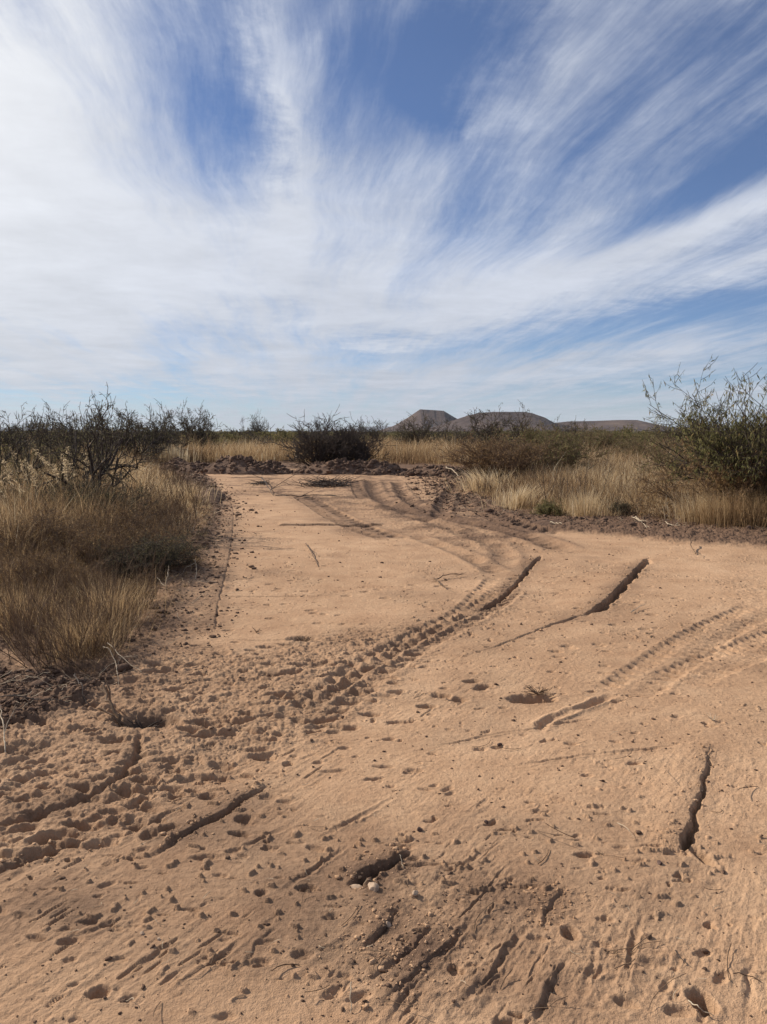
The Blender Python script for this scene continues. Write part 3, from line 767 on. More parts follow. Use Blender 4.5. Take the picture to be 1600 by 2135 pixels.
# green leafy shrub
tb, lp = bush(8, 1.6, 1.9, 18, (6, 5, 4), (10, 66), .024, .0055, .2, .08, 1, 4)
green_src = shrub('leafy_shrub', 'olive green leafy shrub with a rounded top right of the brown stemmed shrubs', 'shrub', bearing(1165, 24), tb, lp, BARKB, LEAFG, .06, .018, .3, 0, seed=6)
dup(green_src, bearing(1255, 38), 1.2, (1.2, 1.2, 1.05), 'olive green shrub behind the golden grass, second from the brown stemmed shrubs')
dup(green_src, bearing(1120, 30), 3.2, (1.1, 1.1, 1.1), 'olive green shrub half hidden behind the brown stemmed shrubs')
# big bare-topped mesquites along the skyline
tb, lp = bush(9, 2.7, 2.6, 14, (6, 6, 4), (8, 66), .055, .0105, .22, .08, 1, 2)
sky_src = shrub('mesquite_bush', 'dark bare topped mesquite on the skyline in front of the middle hill', 'bush', bearing(1032, 43), tb, lp, BARK, LEAFD, .09, .03, .3, 0, seed=7)
dup(sky_src, bearing(270, 35), 1.0, (.98, .98, .94), 'wide dark twiggy mesquite on the left skyline, the largest left of the pad')
dup(sky_src, bearing(330, 39), 2.6, (.8, .8, .92), 'dark mesquite leaning out over the golden grass at the right of the large left one')
dup(sky_src, bearing(205, 33), 4.1, (.8, .8, .86), 'dark mesquite overlapping the left side of the largest left skyline mesquite')
dup(sky_src, bearing(412, 48), 5.0, (.92, .92, 1.13), 'round grey crowned mesquite standing apart above the golden grass left of the soil bank')
dup(sky_src, bearing(40, 30), .4, (.85, .85, .86), 'dark twiggy mesquite at the left edge of the photo on the skyline')
dup(sky_src, bearing(120, 40), 3.3, (.9, .9, .9), 'dark mesquite on the skyline between the left edge and the largest left one')
dup(sky_src, bearing(868, 56), 1.7, (1.2, 1.2, .98), 'dark green mesquite on the skyline below the flat topped hill')
dup(sky_src, bearing(773, 66), 2.9, (.75, .75, .95), 'small dome shaped mesquite on the skyline left of the flat topped hill')
dup(sky_src, bearing(1193, 52), 3.9, (.75, .75, .86), 'dark mesquite on the skyline where the middle and right hills meet')
dup(sky_src, bearing(1408, 55), 4.4, (.8, .8, .85), 'greyish mesquite at the right end of the low right hill')
dup(sky_src, bearing(538, 70), 5.5, (.6, .6, 1.15), 'thin twiggy mesquite poking above the skyline over the left soil bank')
dup(sky_src, bearing(955, 50), 0.9, (.8, .8, .72), 'low dark mesquite between the flat topped hill and the skyline mesquite of the middle hill')
# near left: crooked branches over grass
tb, lp = bush(10, 2.05, 1.7, 8, (6, 5, 4), (15, 58), .046, .0048, .34, .10, 1, 3)
crook_src = shrub('mesquite_bush', 'near mesquite with crooked black limbs in the tall grass on the left', 'bush', bearing(165, 12.6), tb, lp, BARK, LEAFD, .055, .012, .5, 0.3, seed=8)
dup(crook_src, bearing(60, 13.0), 2.2, (.9, .9, .85), 'crooked limbed mesquite low in the grass by the left edge')
tb, lp = bush(11, .85, .95, 16, (7, 6, 4), (10, 75), .014, .0030, .24, .06, 1, 4)
grey_src = shrub('desert_shrub', 'dark grey shrub low in the grass under the crooked limbed mesquite', 'shrub', bearing(190, 11.6), tb, lp, BARK, LEAFD, .035, .009, .3, 0, seed=9)
dup(grey_src, bearing(110, 12.3), 1.9, (1.1, 1.1, 1.0), 'grey green shrub in grass left of the dark grey one')
dup(grey_src, bearing(322, 8.5), 4.0, (.66, .62, .55), 'blackish low shrub casting deep shade beside the left edge of the pad')
dup(grey_src, bearing(248, 8.3), 5.2, (.55, .5, .45), 'blackish low shrub in grass just left of the shady one beside the pad')
dup(grey_src, bearing(1300, 14.6), .4, (.34, .34, .36), 'small round grey shrub at the front of the golden grass above the right verge')
tb, lp = bush(12, .34, .36, 20, (6, 5), (5, 75), .007, .0025, .2, .1, 1, 5)
shrub('desert_shrub', 'little dark green tuft of a shrub at the foot of the pale flattened grass', 'shrub', bearing(1146, 14.6), tb, lp, BARKB, LEAFG, .04, .010, .2, 0, seed=10)
tb, lp = bush(13, 1.5, 1.5, 14, (6, 5, 4), (10, 72), .022, .0045, .2, .08, 1, 3)
og = shrub('leafy_shrub', 'grey green leafy shrub behind the near crooked mesquite on the left', 'shrub', bearing(95, 18), tb, lp, BARKB, LEAFG, .05, .013, .3, 0, seed=11)
dup(og, bearing(10, 16.5), 1.0, (.95, .95, .95), 'grey green leafy shrub cut by the left edge behind the plumed grass')
dup(og, bearing(1440, 19), 2.0, (1.0, 1.0, .95), 'olive shrub behind the low brownish green one left of the tall mesquite')
dup(og, bearing(1560, 17), 2.7, (1.1, 1.1, 1.15), 'olive shrub behind the tall mesquite at the right edge')
dup(og, bearing(1340, 34), 4.4, (1.2, 1.2, 1.05), 'olive shrub beyond the golden grass under the low right hill')

tb, lp = bush(31, .62, .62, 18, (6, 5, 3), (6, 72), .008, .0020, .22, .08, 1, 3)
twig_src = shrub('desert_shrub', 'brown twiggy shrub in thin grass near the left edge, above the long stemmed weed', 'shrub', bearing(40, 8.6), tb, lp, BARKB, LEAFB, .022, .005, .2, 0, seed=21)
for px_, D_, sc_, lab_ in [(110, 9.3, 1.1, 'brown twiggy shrub in the grass below the near crooked mesquite'), (185, 8.4, .9, 'small brown twiggy shrub left of the shady low shrubs'), (250, 10.2, 1.15, 'brown twiggy shrub right of the dark grey one under the crooked mesquite'),
                           (300, 9.3, .9, 'brown twiggy shrub standing above the shady low shrub beside the pad'), (345, 8.9, .65, 'little brown twiggy shrub on the very edge of the pad over the deep shade'), (60, 7.3, .75, 'low brown twiggy shrub at the left edge above the tallest thin weed stems'),
                           (150, 7.0, .62, 'low brown twiggy shrub behind the long stemmed dry weed'), (270, 7.1, .5, 'little twiggy shrub in trampled grass below the shady low shrubs')]:
    dup(twig_src, bearing(px_, D_), px_ * .7, (sc_, sc_, sc_ * .95), lab_)

# belt of scrub towards the horizon
tb1, lp1 = bush(21, 1.75, 2.4, 12, (5, 5, 3), (15, 74), .045, .014, .22, .06, 1, 7)
tb2, lp2 = bush(22, 1.6, 2.2, 12, (5, 5, 3), (15, 74), .040, .014, .22, .06, 1, 6)
tb3, lp3 = bush(23, 1.85, 2.1, 14, (5, 5, 3), (10, 66), .045, .016, .22, .06, 1, 2)
GRP = 'scrub bushes in the belt below the horizon'; LAB = 'one of the scrub bushes merging into the belt below the horizon'
f1 = shrub('scrub_bush', LAB, 'bush', bearing(600, 60), tb1, lp1, BARKB, LEAFG, .13, .05, .2, 0, group=GRP, seed=12, sides=3)
f2 = shrub('scrub_bush', LAB, 'bush', bearing(700, 62), tb2, lp2, BARKB, LEAFD, .13, .05, .2, 0, group=GRP, seed=13, sides=3)
f3 = shrub('scrub_bush', LAB, 'bush', bearing(480, 64), tb3, lp3, BARK, LEAFD, .11, .04, .2, 0, group=GRP, seed=14, sides=3)
rb = np.random.RandomState(5)
for k in range(235):
    D = 46 * (300 / 46) ** (rb.rand() ** .8); px = rb.uniform(-80, 1680)
    if D < 62 and 330 < px < 960 and rb.rand() < .35: continue
    s = rb.uniform(.75, 1.15); src = (f1, f2, f1, f3)[rb.randint(4)]
    dup(src, bearing(px, D), rb.uniform(0, 6.28), (s * rb.uniform(1, 1.4), s * rb.uniform(1, 1.4), s * rb.uniform(.60, 1.02)), None, GRP)


def far_scrub():
    P = []; sc_ = []
    n = 3600
    D = 220 * (2600 / 220) ** rb.rand(n); a = R(1) * rb.uniform(-32, 32, n)
    cx = D * np.sin(a); cy = D * np.cos(a); Hs = rb.uniform(1.0, 2.3, n)
    m = 26
    k = np.repeat(np.arange(n), m)
    u_ = rb.normal(size=(n * m, 3)); u_[:, 2] = np.abs(u_[:, 2]); u_ = nrm(u_) * rb.uniform(.5, 1, (n * m, 1))
    wd = Hs[k] * rb.uniform(1.0, 1.6, n)[k]
    c = np.stack([cx[k] + u_[:, 0] * wd, cy[k] + u_[:, 1] * wd, u_[:, 2] * Hs[k]], -1)
    t1 = nrm(rb.normal(size=(n * m, 3))); t2 = nrm(np.cross(t1, rb.normal(size=(n * m, 3))))
    r_ = (.45 * np.maximum(1, D[k] / 600) ** .5)[:, None]
    V = np.stack([c + t1 * r_, c - t1 * r_ * .6 + t2 * r_ * .8, c - t1 * r_ * .5 - t2 * r_ * .8], 1).reshape(-1, 3)
    F = np.arange(len(V)).reshape(-1, 3)
    tint = np.repeat(np.clip(rb.normal(.4, .25, n * m) + rb.normal(0, .15, n)[k], 0, 1), 3)
    link_obj('distant_scrub', mesh_np('distant_scrub', V, [F], 3, LEAFD, {'tint': tint}, False), kind='stuff', label='far grey green scrub of the plain merging into one band below the hills', category='scrub')


far_scrub()

# ------------------------------------------------------------------ dry grass
def blades(bx, by, hgt, wid, lean, tint, name='dry_grass', bend=1.0, seed=1):
    r = np.random.RandomState(seed); n = len(bx)
    bz = hz(bx, by) - .01
    a = r.uniform(0, 2 * np.pi, n) if np.isscalar(lean) or lean.ndim == 1 else np.arctan2(lean[:, 1], lean[:, 0]) + r.normal(0, .5, n)
    lm = lean if np.isscalar(lean) or lean.ndim == 1 else np.hypot(lean[:, 0], lean[:, 1])
    dx = np.cos(a) * lm * hgt; dy = np.sin(a) * lm * hgt
    f = r.uniform(0, np.pi, n); sx_ = np.cos(f) * wid * .5; sy_ = np.sin(f) * wid * .5
    b = np.stack([bx, by, bz], -1); m = np.stack([bx + dx * .35, by + dy * .35, bz + hgt * .55], -1); t = np.stack([bx + dx, by + dy, bz + hgt * np.sqrt(np.clip(1 - (lm * .6) ** 2, .2, 1))], -1)
    s = np.stack([sx_, sy_, 0 * sx_], -1)
    V = np.stack([b - s, b + s, m + s * .8, m - s * .8, t], 1).reshape(-1, 3)
    k = np.arange(n)[:, None] * 5
    Q = k + np.array([[0, 1, 2, 3]]); T_ = k + np.array([[3, 2, 4]])
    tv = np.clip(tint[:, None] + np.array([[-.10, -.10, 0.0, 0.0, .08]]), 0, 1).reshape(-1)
    return V, Q, T_, tv


def make_grass():
    r = np.random.RandomState(98)
    # tuft centres, thinning with distance
    NT = 190000
    ts = r.rand(NT); Dm, DM = 4.6, 85.0
    e = -.15                                                # pdf of D ~ D^(e-... ) : tufts per square metre fall off as D^-1.9
    D = (Dm ** (e + .35) + ts * (DM ** (e + .35) - Dm ** (e + .35))) ** (1 / (e + .35))
    a = np.radians(r.uniform(-33, 33, NT)); cx = D * np.sin(a); cy = D * np.cos(a)
    dE, _, _, _ = polydist(cx, cy, LEFT_EDGE + BACK_EDGE + RIGHT_EDGE); ins = inpoly(cx, cy, CLEAR)
    sd = np.where(ins, -dE, dE)
    keep = (sd + r.normal(0, .10, NT) > 0.05)
    keep &= r.rand(NT) < np.clip(.25 + sd / 1.4, 0, 1) * (0.30 + .70 * sstep(-.15, .15, fbm(cx * 1.3, cy * 1.3, 3, 300)))
    cx, cy, D, sd = cx[keep], cy[keep], D[keep], sd[keep]
    far_ = sstep(26, 40, cy)
    hf = .34 + .20 * fbm(cx * .35, cy * .35, 3, 310) + .22 * fbm(cx * 1.6, cy * 1.6, 3, 315) + .16 * far_ + .10 * sstep(8, 16, cy)
    hf = hf + .24 * (cx < 0) * sstep(8.6, 10.5, cy) * sstep(19, 14, cy)
    hf = np.clip(hf + .14 * far_, .12, 1.1) * (.22 + .78 * np.clip((sd - .15) / 1.7, 0, 1)) * (1 - .28 * sstep(9.5, 6.0, cy))
    kb = 9
    tuft_t = r.normal(0, .13, len(cx)); hf = hf * np.clip(r.lognormal(0, .28, len(cx)), .5, 1.8)
    i = np.repeat(np.arange(len(cx)), kb); n = len(i)
    spread = .04 + .009 * D[i]
    ang = r.uniform(0, 2 * np.pi, n); rad = np.abs(r.normal(0, .6, n)) * np.minimum(spread, .35)
    bx = cx[i] + np.cos(ang) * rad; by = cy[i] + np.sin(ang) * rad
    wid = .0024 * np.maximum(1, D[i] / 6.5) ** .95 * r.uniform(.7, 1.4, n)
    hh = hf[i] * r.uniform(.30, 1.25, n)
    ld = np.stack([np.cos(ang), np.sin(ang)], -1) * (np.abs(r.normal(.42, .38, n)) * (1 + .7 * sstep(11, 6, cy[i])))[:, None] + np.array([.12, -.05])
    patch = fbm(cx * .45 + 5, cy * .45, 4, 320); red = sstep(.05, .35, fbm(cx * .6, cy * .5 + 8, 3, 330))
    tint = (.53 + .32 * patch - .13 * far_ - .13 * (cx < 0) * (cy < 12) - .22 * red * (cy < 40) + tuft_t)[i] + r.normal(0, .13, n)
    tint = tint + np.where(r.rand(n) < .04, .3, 0)
    return blades(bx, by, hh, wid, ld, np.clip(tint, .02, 1), seed=3)


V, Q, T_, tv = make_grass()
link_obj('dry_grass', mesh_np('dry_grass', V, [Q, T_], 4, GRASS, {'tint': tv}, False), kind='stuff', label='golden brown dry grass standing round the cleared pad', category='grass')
nblades = len(Q)


def clump(cx, cy, n, hgt, sprd, lean, tint, wid, seed, dirn=None):
    r = np.random.RandomState(seed); a = r.uniform(0, 2 * np.pi, n); rad = np.abs(r.normal(0, sprd, n))
    ld = np.stack([np.cos(a), np.sin(a)], -1) * (np.abs(r.normal(lean, lean * .5, n)))[:, None]
    if dirn is not None: ld = ld * .4 + np.array(dirn)
    return blades(cx + np.cos(a) * rad, cy + np.sin(a) * rad, hgt * r.uniform(.5, 1.1, n), np.full(n, wid), ld, np.clip(r.normal(tint, .1, n), 0, 1), seed=seed)


def grass_thing(label, px, D, *args, **kw):
    c = bearing(px, D); V, Q, T_, tv = clump(c[0], c[1], *args, **kw)
    b = np.array([c[0], c[1], float(hz(c[0], c[1])[0])]); V = V - b
    o = link_obj('grass_tuft', mesh_np('grass_tuft', V, [Q, T_], 4, GRASS, {'tint': tv}, False), label=label, category='grass tuft'); o.location = b
    return o


grass_thing('pale straw tuft flattened outward at the foot of the brown stemmed shrubs', 1010, 20.5, 500, .75, .42, .7, .76, .009, 1, dirn=(-.5, -.6))
grass_thing('bright straw tuft fanned toward the pad right of the pale flattened one', 1085, 16.0, 420, .6, .30, .7, .76, .007, 2, dirn=(.25, -.5))
grass_thing('tall pale gold tuft at the corner of the right verge', 1225, 14.3, 380, .62, .22, .30, .72, .006, 3)
grass_thing('golden tuft hanging over the pad at the bend of its left edge', 385, 17.0, 420, .55, .35, .35, .66, .007, 4)
grass_thing('pale gold tuft glowing low in front of the tall mesquite', 1455, 13.2, 320, .55, .25, .35, .74, .006, 5)
grass_thing('rusty gold tuft left of the low shrub under the tall mesquite', 1478, 12.9, 420, .60, .28, .4, .45, .005, 11)
grass_thing('tall rusty gold tuft right in front of the tall mesquite', 1532, 12.7, 520, .72, .34, .4, .42, .005, 12)
grass_thing('rusty gold tuft at the right edge under the tall mesquite', 1592, 12.5, 520, .70, .32, .4, .40, .005, 13)
grass_thing('sunlit yellow grass clump standing high beyond the soil bank on the left', 365, 36.0, 300, 1.05, .5, .15, .82, .018, 6)
grass_thing('fine brown grass tuft in front of the blackish low shrub beside the pad', 215, 6.4, 650, .42, .22, .45, .50, .0030, 7)
grass_thing('fine brown grass tuft at the lower left edge by the dry weed', 20, 6.2, 550, .40, .22, .4, .46, .0030, 8)
grass_thing('broad brown grass tuft right of the dry weed stems', 160, 5.6, 600, .34, .18, .6, .50, .0028, 9)

def weed_stalks():
    r = np.random.RandomState(55); tb = Tubes(); k = 0
    while k < 4200:
        D = 5.0 * (34 / 5.0) ** r.rand(); a = R(r.uniform(-31, 31)); p = np.array([D * sin(a), D * cos(a), 0])
        if inpoly(p[0:1], p[1:2], CLEAR)[0]: continue
        if r.rand() > (.6 if p[0] < 0 and D < 16 else .2) + 1.6 * max(0, float(fbm(p[0:1] * .6, p[1:2] * .6, 3, 333)[0]) + .1): continue
        k += 1; p[2] = hz(p[0], p[1])[0]; Lh = r.uniform(.25, .75) * (.75 if D < 9 else 1); d = nrm(np.array([r.normal(0, .28), r.normal(0, .28), 1.])); rad = .0014 * max(1, D / 7)
        pts = [p]
        for i in range(4): d = nrm(d + r.normal(0, .09, 3)); pts.append(pts[-1] + d * Lh / 4)
        pts = np.array(pts); tb.add(pts, np.linspace(rad * 1.4, rad * .6, 5))
        for _ in range(5):
            i = r.randint(1, 4); dd = nrm(d + r.normal(0, .55, 3)); l = Lh * r.uniform(.15, .45); tb.add(np.array([pts[i], pts[i] + dd * l * .5, pts[i] + dd * l]), np.array([rad * .8, rad * .7, rad * .4]))
    link_obj('weed_stalks', tb.mesh('weed_stalks', BARKB, 3), kind='stuff', label='thin brown weed stalks growing all through the dry grass', category='weeds')


weed_stalks()

def trampled():
    r = np.random.RandomState(71)
    Z = np.array(PP([(60, 1400), (200, 1400), (300, 1350), (380, 1260), (425, 1170), (440, 1090), (446, 1030), (395, 1020), (340, 1090), (270, 1180), (200, 1290), (60, 1360)]))
    n = 42000; q = np.stack([r.uniform(Z[:, 0].min(), Z[:, 0].max(), n), r.uniform(Z[:, 1].min(), Z[:, 1].max(), n)], -1)
    q = q[inpoly(q[:, 0], q[:, 1], Z)]; q = q[r.rand(len(q)) < .25 + .75 * sstep(-.1, .15, fbm(q[:, 0] * 3, q[:, 1] * 3, 3, 410))]; n = len(q)
    a = r.uniform(0, 2 * np.pi, n); ld = np.stack([np.cos(a), np.sin(a)], -1) * r.uniform(.8, 2.6, n)[:, None]
    return blades(q[:, 0], q[:, 1], r.uniform(.03, .15, n), .0024 * np.maximum(1, q[:, 1] / 7), ld, np.clip(r.normal(.42, .2, n), .02, 1), seed=5)


V, Q, T_, tv = trampled()
link_obj('trampled_grass', mesh_np('trampled_grass', V, [Q, T_], 4, GRASS, {'tint': tv}, False), kind='stuff', label='flattened greyish grass and litter between the left meadow and the pad', category='grass')

# plumed grass by the left edge
def plume_grass(px, D, n, Hh, seed, label):
    r = np.random.RandomState(seed); c = bearing(px, D)
    o = bpy.data.objects.new('plume_grass', None); C.objects.link(o); o.location = (c[0], c[1], float(hz(*c)[0])); o['label'] = label; o['category'] = 'grass'
    st = Tubes(); LPs = []
    for k in range(n):
        a = r.uniform(0, 2 * pi); p = np.array([cos(a), sin(a), 0]) * r.uniform(0, .8)
        ln = r.uniform(.1, .35); hgt = Hh * r.uniform(.7, 1.05); pts = []
        for t in np.linspace(0, 1, 7): pts.append(p + np.array([cos(a) * ln * t * t - .25 * t ** 3, sin(a) * ln * t * t, hgt * (t - .12 * t ** 3)]))
        pts = np.array(pts); st.add(pts, np.linspace(.003, .0018, 7))
        tt = r.uniform(4.6, 6, 34); i = np.minimum(tt.astype(int), 5); f = (tt - i)[:, None]; LPs.append(pts[i] * (1 - f) + pts[i + 1] * f)
    link_obj('stalks', st.mesh('stalks', BARKB, 3), o)
    me = leaves_mesh('plumes', np.concatenate(LPs), GRASS, .055, .008, -.3, seed); at = me.attributes['tint']; m = len(me.vertices)
    at.data.foreach_set('value', np.full(m, .80, np.float32) + np.random.RandomState(1).normal(0, .06, m).astype(np.float32))
    link_obj('plumes', me, o)


plume_grass(25, 10.5, 16, 1.32, 1, 'tall grass with pale curved plumes at the left edge')
plume_grass(110, 12.0, 13, 1.40, 2, 'tall grass with pale curved plumes just left of the crooked mesquite')
plume_grass(185, 12.5, 9, 1.42, 3, 'tall grass with short pale plumes in front of the crooked mesquite')

# weeds with woody stems
def weed(label, px, py, n, Hh, seed, spread=.12, lean=(-.25, 0), rad=.0035, bark=None, kids=5):
    r = np.random.RandomState(seed); c = G(px, py); tb = Tubes()
    for k in range(n):
        p = np.array([r.normal(0, spread), r.normal(0, spread * .5), 0]); d = np.array([r.normal(lean[0], .33), r.normal(lean[1], .25), 1]); d /= np.linalg.norm(d)
        Ls = Hh * r.uniform(.6, 1.1); pts = [p]; q = p
        for i in range(5):
            d = d + r.normal(0, .05, 3); d /= np.linalg.norm(d); q = q + d * Ls / 5; pts.append(q)
        pts = np.array(pts); tb.add(pts, np.linspace(rad, rad * .4, 6))
        for _ in range(kids):
            i = r.randint(1, 5); dd = d + r.normal(0, .45, 3); dd /= np.linalg.norm(dd)
            l = Ls * r.uniform(.12, .3); tb.add(np.array([pts[i], pts[i] + dd * l * .5, pts[i] + dd * l + [0, 0, .01]]), np.array([rad * .5, rad * .4, rad * .25]))
    o = link_obj('dry_weed', tb.mesh('dry_weed', bark or BARKB, 4), label=label, category='weed'); o.location = (c[0], c[1], float(hz(*c)[0]) - .01)
    return o


weed('dry weed of long straight brown stems at the lower left, above the dark hollow made for its shade', 118, 1388, 17, .60, 1, .14)
weed('few thin brown weed stems standing at the far left beside the bare soil', 60, 1385, 5, .62, 2, .05, (-.3, 0))
weed('thin dark weed stems right of the long stemmed dry weed', 255, 1335, 6, .36, 3, .08, (0, 0), .003)
weed('thin twiggy weed in the grass left of the pad bend', 350, 1085, 9, .62, 4, .3, (0, 0), .004)
weed('slender leaning weed stem in the golden grass above the right verge', 1290, 1078, 5, .75, 5, .35, (-.35, 0), .006)
weed('dark twiggy weed in the golden grass behind the right verge', 1160, 1060, 10, 1.0, 6, .28, (0, 0), .007, BARK)
weed('dried stalks leaning over the right verge near the rusty shrub', 1450, 1092, 9, .45, 7, .3, (.1, 0), .005, PALE)


# ------------------------------------------------------------------ soil banks
def soil_bank(label, spine, hts, wid, seed, D0=None):
    """rounded heap of tumbled soil along a line of ground points"""
    P = smooth_line([np.asarray(p) for p in spine], 2); P = np.array(P); seg = np.hypot(*np.diff(P, axis=0).T); S = np.concatenate([[0], np.cumsum(seg)])
    ns = int(S[-1] / .035) + 2; nw = int(wid * 2.6 / .035) + 3
    s = np.linspace(0, S[-1], ns); cx = np.interp(s, S, P[:, 0]); cy = np.interp(s, S, P[:, 1]); tx = np.gradient(cx); ty = np.gradient(cy); q = np.hypot(tx, ty); nx_, ny_ = -ty / q, tx / q
    hh = np.interp(s / S[-1], np.linspace(0, 1, len(hts)), hts)
    w = np.linspace(-1, 1, nw); SS, WW = np.meshgrid(s, w, indexing='ij')
    X_ = cx[:, None] + nx_[:, None] * WW * wid; Y_ = cy[:, None] + ny_[:, None] * WW * wid
    wv = WW + .22 * fbm(SS * .9, WW * 0 + seed, 3, seed)
    prof = np.clip(1 - np.abs(wv) ** 1.7, 0, 1) ** .9
    endf = sstep(0, .6, SS) * sstep(S[-1], S[-1] - .6, SS)
    Zb = 1.12 * hh[:, None] * prof * endf * (.75 + .5 * fbm(X_ * .8, Y_ * .8, 3, seed + 1))
    k = np.clip(prof * 4, 0, 1) * endf
    Zb += k * hh.max() * (.22 * fbm(X_ * 1.8, Y_ * 1.8, 4, seed + 2) + .15 * np.abs(fbm(X_ * 3.2, Y_ * 3.2, 5, seed + 5, .6)) - .04)
    ed = (np.abs(WW) > .985) | (SS < .001) | (SS > S[-1] - .001)
    Z0 = hz(X_.ravel(), Y_.ravel()).reshape(X_.shape); Zt = Z0 + Zb; Zt = np.where(ed, Z0 - .15, Zt - .02 * (prof <= 0))
    V = np.stack([X_, Y_, Zt], -1).reshape(-1, 3)
    i = np.arange(ns - 1)[:, None] * nw; j = np.arange(nw - 1)[None]
    Q = np.stack([i + j, i + nw + j, i + nw + j + 1, i + j + 1], -1).reshape(-1, 4)
    b = np.array([cx.mean(), cy.mean(), 0]); o = link_obj('soil_bank', mesh_np('soil_bank', V - b, [Q], 4, DSOIL), label=label, category='soil bank'); o.location = b
    return V


BK = []
BK.append(soil_bank('low dark ridge of bladed soil at the far left end of the pad', [bearing(345, 33), bearing(400, 31), bearing(455, 30.5)], [.25, .38, .40, .35, .3], 1.0, 400))
BK.append(soil_bank('highest rounded heap of dark soil on the far left of the pad end', [bearing(450, 30.5), bearing(510, 29.5), bearing(560, 29.8), bearing(610, 30.2)], [.35, .72, .66, .50, .42, .35], 1.15, 420))
BK.append(soil_bank('dark soil bank heaped under the bare blackish bush', [bearing(620, 30.0), bearing(680, 29.6), bearing(750, 29.6), bearing(815, 29.4), bearing(845, 29.2)], [.25, .42, .50, .45, .48, .28], 1.2, 440))
BK.append(soil_bank('low reddish soil bank between the dark bank and the brown stemmed shrubs', [bearing(835, 28.8), bearing(880, 28.6), bearing(930, 28.4), bearing(975, 27.6)], [.2, .34, .36, .32, .22], .95, 460))
BK.append(soil_bank('small dark heap of soil on the right verge', [G(1118, 1096), G(1135, 1094), G(1160, 1098)], [.10, .24, .10], .35, 480))
BK.append(soil_bank('small crumbly heap of soil on the right verge near the pale stalks', [G(1408, 1096), G(1425, 1092), G(1445, 1096)], [.08, .20, .10], .32, 490))
BK.append(soil_bank('rough low soil heap at the left bend of the pad edge', [G(418, 1052), G(432, 1040), G(440, 1030)], [.10, .22, .12], .4, 500))

# ------------------------------------------------------------------ clods, straw
def ico():
    t = (1 + 5 ** .5) / 2
    v_ = np.array([[-1, t, 0], [1, t, 0], [-1, -t, 0], [1, -t, 0], [0, -1, t], [0, 1, t], [0, -1, -t], [0, 1, -t], [t, 0, -1], [t, 0, 1], [-t, 0, -1], [-t, 0, 1]], float)
    f = np.array([[0, 11, 5], [0, 5, 1], [0, 1, 7], [0, 7, 10], [0, 10, 11], [1, 5, 9], [5, 11, 4], [11, 10, 2], [10, 7, 6], [7, 1, 8], [3, 9, 4], [3, 4, 2], [3, 2, 6], [3, 6, 8], [3, 8, 9], [4, 9, 5], [2, 4, 11], [6, 2, 10], [8, 6, 7], [9, 8, 1]])
    v_ = nrm(v_); vs = list(map(tuple, v_)); cache = {}; F = []

    def mid(a, b):
        k = (min(a, b), max(a, b))
        if k not in cache:
            m = (np.array(vs[a]) + np.array(vs[b])); m /= np.linalg.norm(m); vs.append(tuple(m)); cache[k] = len(vs) - 1
        return cache[k]
    for a, b, c in f:
        x1, x2, x3 = mid(a, b), mid(b, c), mid(c, a); F += [[a, x1, x3], [b, x2, x1], [c, x3, x2], [x1, x2, x3]]
    return np.array(vs), np.array(F)


IV, IF = ico()
rc = np.random.RandomState(17)
VAR = [IV * np.clip(1 + rc.normal(0, .26, (len(IV), 1)), .5, 1.6) * rc.uniform(.5, 1.35, (1, 3)) for _ in range(12)]


def lumps(name, pts, size, mat, **kw):
    n = len(pts); vi = rc.randint(0, 12, n); a = rc.uniform(0, 6.28, n); B = np.stack(VAR)[vi]
    ca, sa = np.cos(a)[:, None], np.sin(a)[:, None]
    B = np.stack([B[..., 0] * ca - B[..., 1] * sa, B[..., 0] * sa + B[..., 1] * ca, B[..., 2] * .75], -1) * size[:, None, None]
    z = hz(pts[:, 0], pts[:, 1]) + size * .25
    V = B + np.stack([pts[:, 0], pts[:, 1], z], -1)[:, None]
    F = (IF[None] + np.arange(n)[:, None, None] * len(IV)).reshape(-1, 3)
    return link_obj(name, mesh_np(name, V.reshape(-1, 3), [F], 3, mat, smooth=False), **kw)


def near_line(P, n, off, sd_):
    P = np.array(P); w_ = np.hypot(*np.diff(P, axis=0).T); i = rc.choice(len(P) - 1, n, p=w_ / w_.sum()); t = rc.rand(n)[:, None]; q = P[i] * (1 - t) + P[i + 1] * t; e = P[i + 1] - P[i]; L_ = np.hypot(e[:, 0], e[:, 1])[:, None]
    nrm_ = np.stack([e[:, 1], -e[:, 0]], -1) / L_
    return q + nrm_ * rc.normal(off, sd_, n)[:, None]


def pxpts(n, x0, x1, y0, y1): return np.array([G(a, b) for a, b in zip(rc.uniform(x0, x1, n), rc.uniform(y0, y1, n))])


LE = np.array(smooth_line(LEFT_EDGE[2:], 1)); RE = np.array(smooth_line(RIGHT_EDGE, 1))
cp = np.concatenate([near_line(RE, 5200, .6, .6), near_line(LE, 4200, .22, .35), np.array(scatter_px(700, [(0, 1400), (200, 1395), (300, 1370), (200, 1440), (0, 1530)]))])
cs = np.clip(rc.lognormal(-4.9, .6, len(cp)), .003, .045) * (.55 + .055 * cp[:, 1])
lumps('dirt_clods', cp, cs, DSOIL, kind='stuff', label='loose dark clods of soil strewn along the edges of the pad', category='soil')
bp = []
for V in BK[:4]: bp.append(V[rc.randint(0, len(V), 420)])
bp = np.concatenate(bp)
n = len(bp); bs_ = np.clip(rc.lognormal(-3.1, .45, n), .02, .12); B = np.stack(VAR)[rc.randint(0, 12, n)] * bs_[:, None, None] + bp[:, None] + np.array([0, 0, .01])
link_obj('bank_clods', mesh_np('bank_clods', B.reshape(-1, 3), [(IF[None] + np.arange(n)[:, None, None] * len(IV)).reshape(-1, 3)], 3, DSOIL), kind='stuff', label='lumps of soil lying over the banks at the far end of the pad', category='soil')
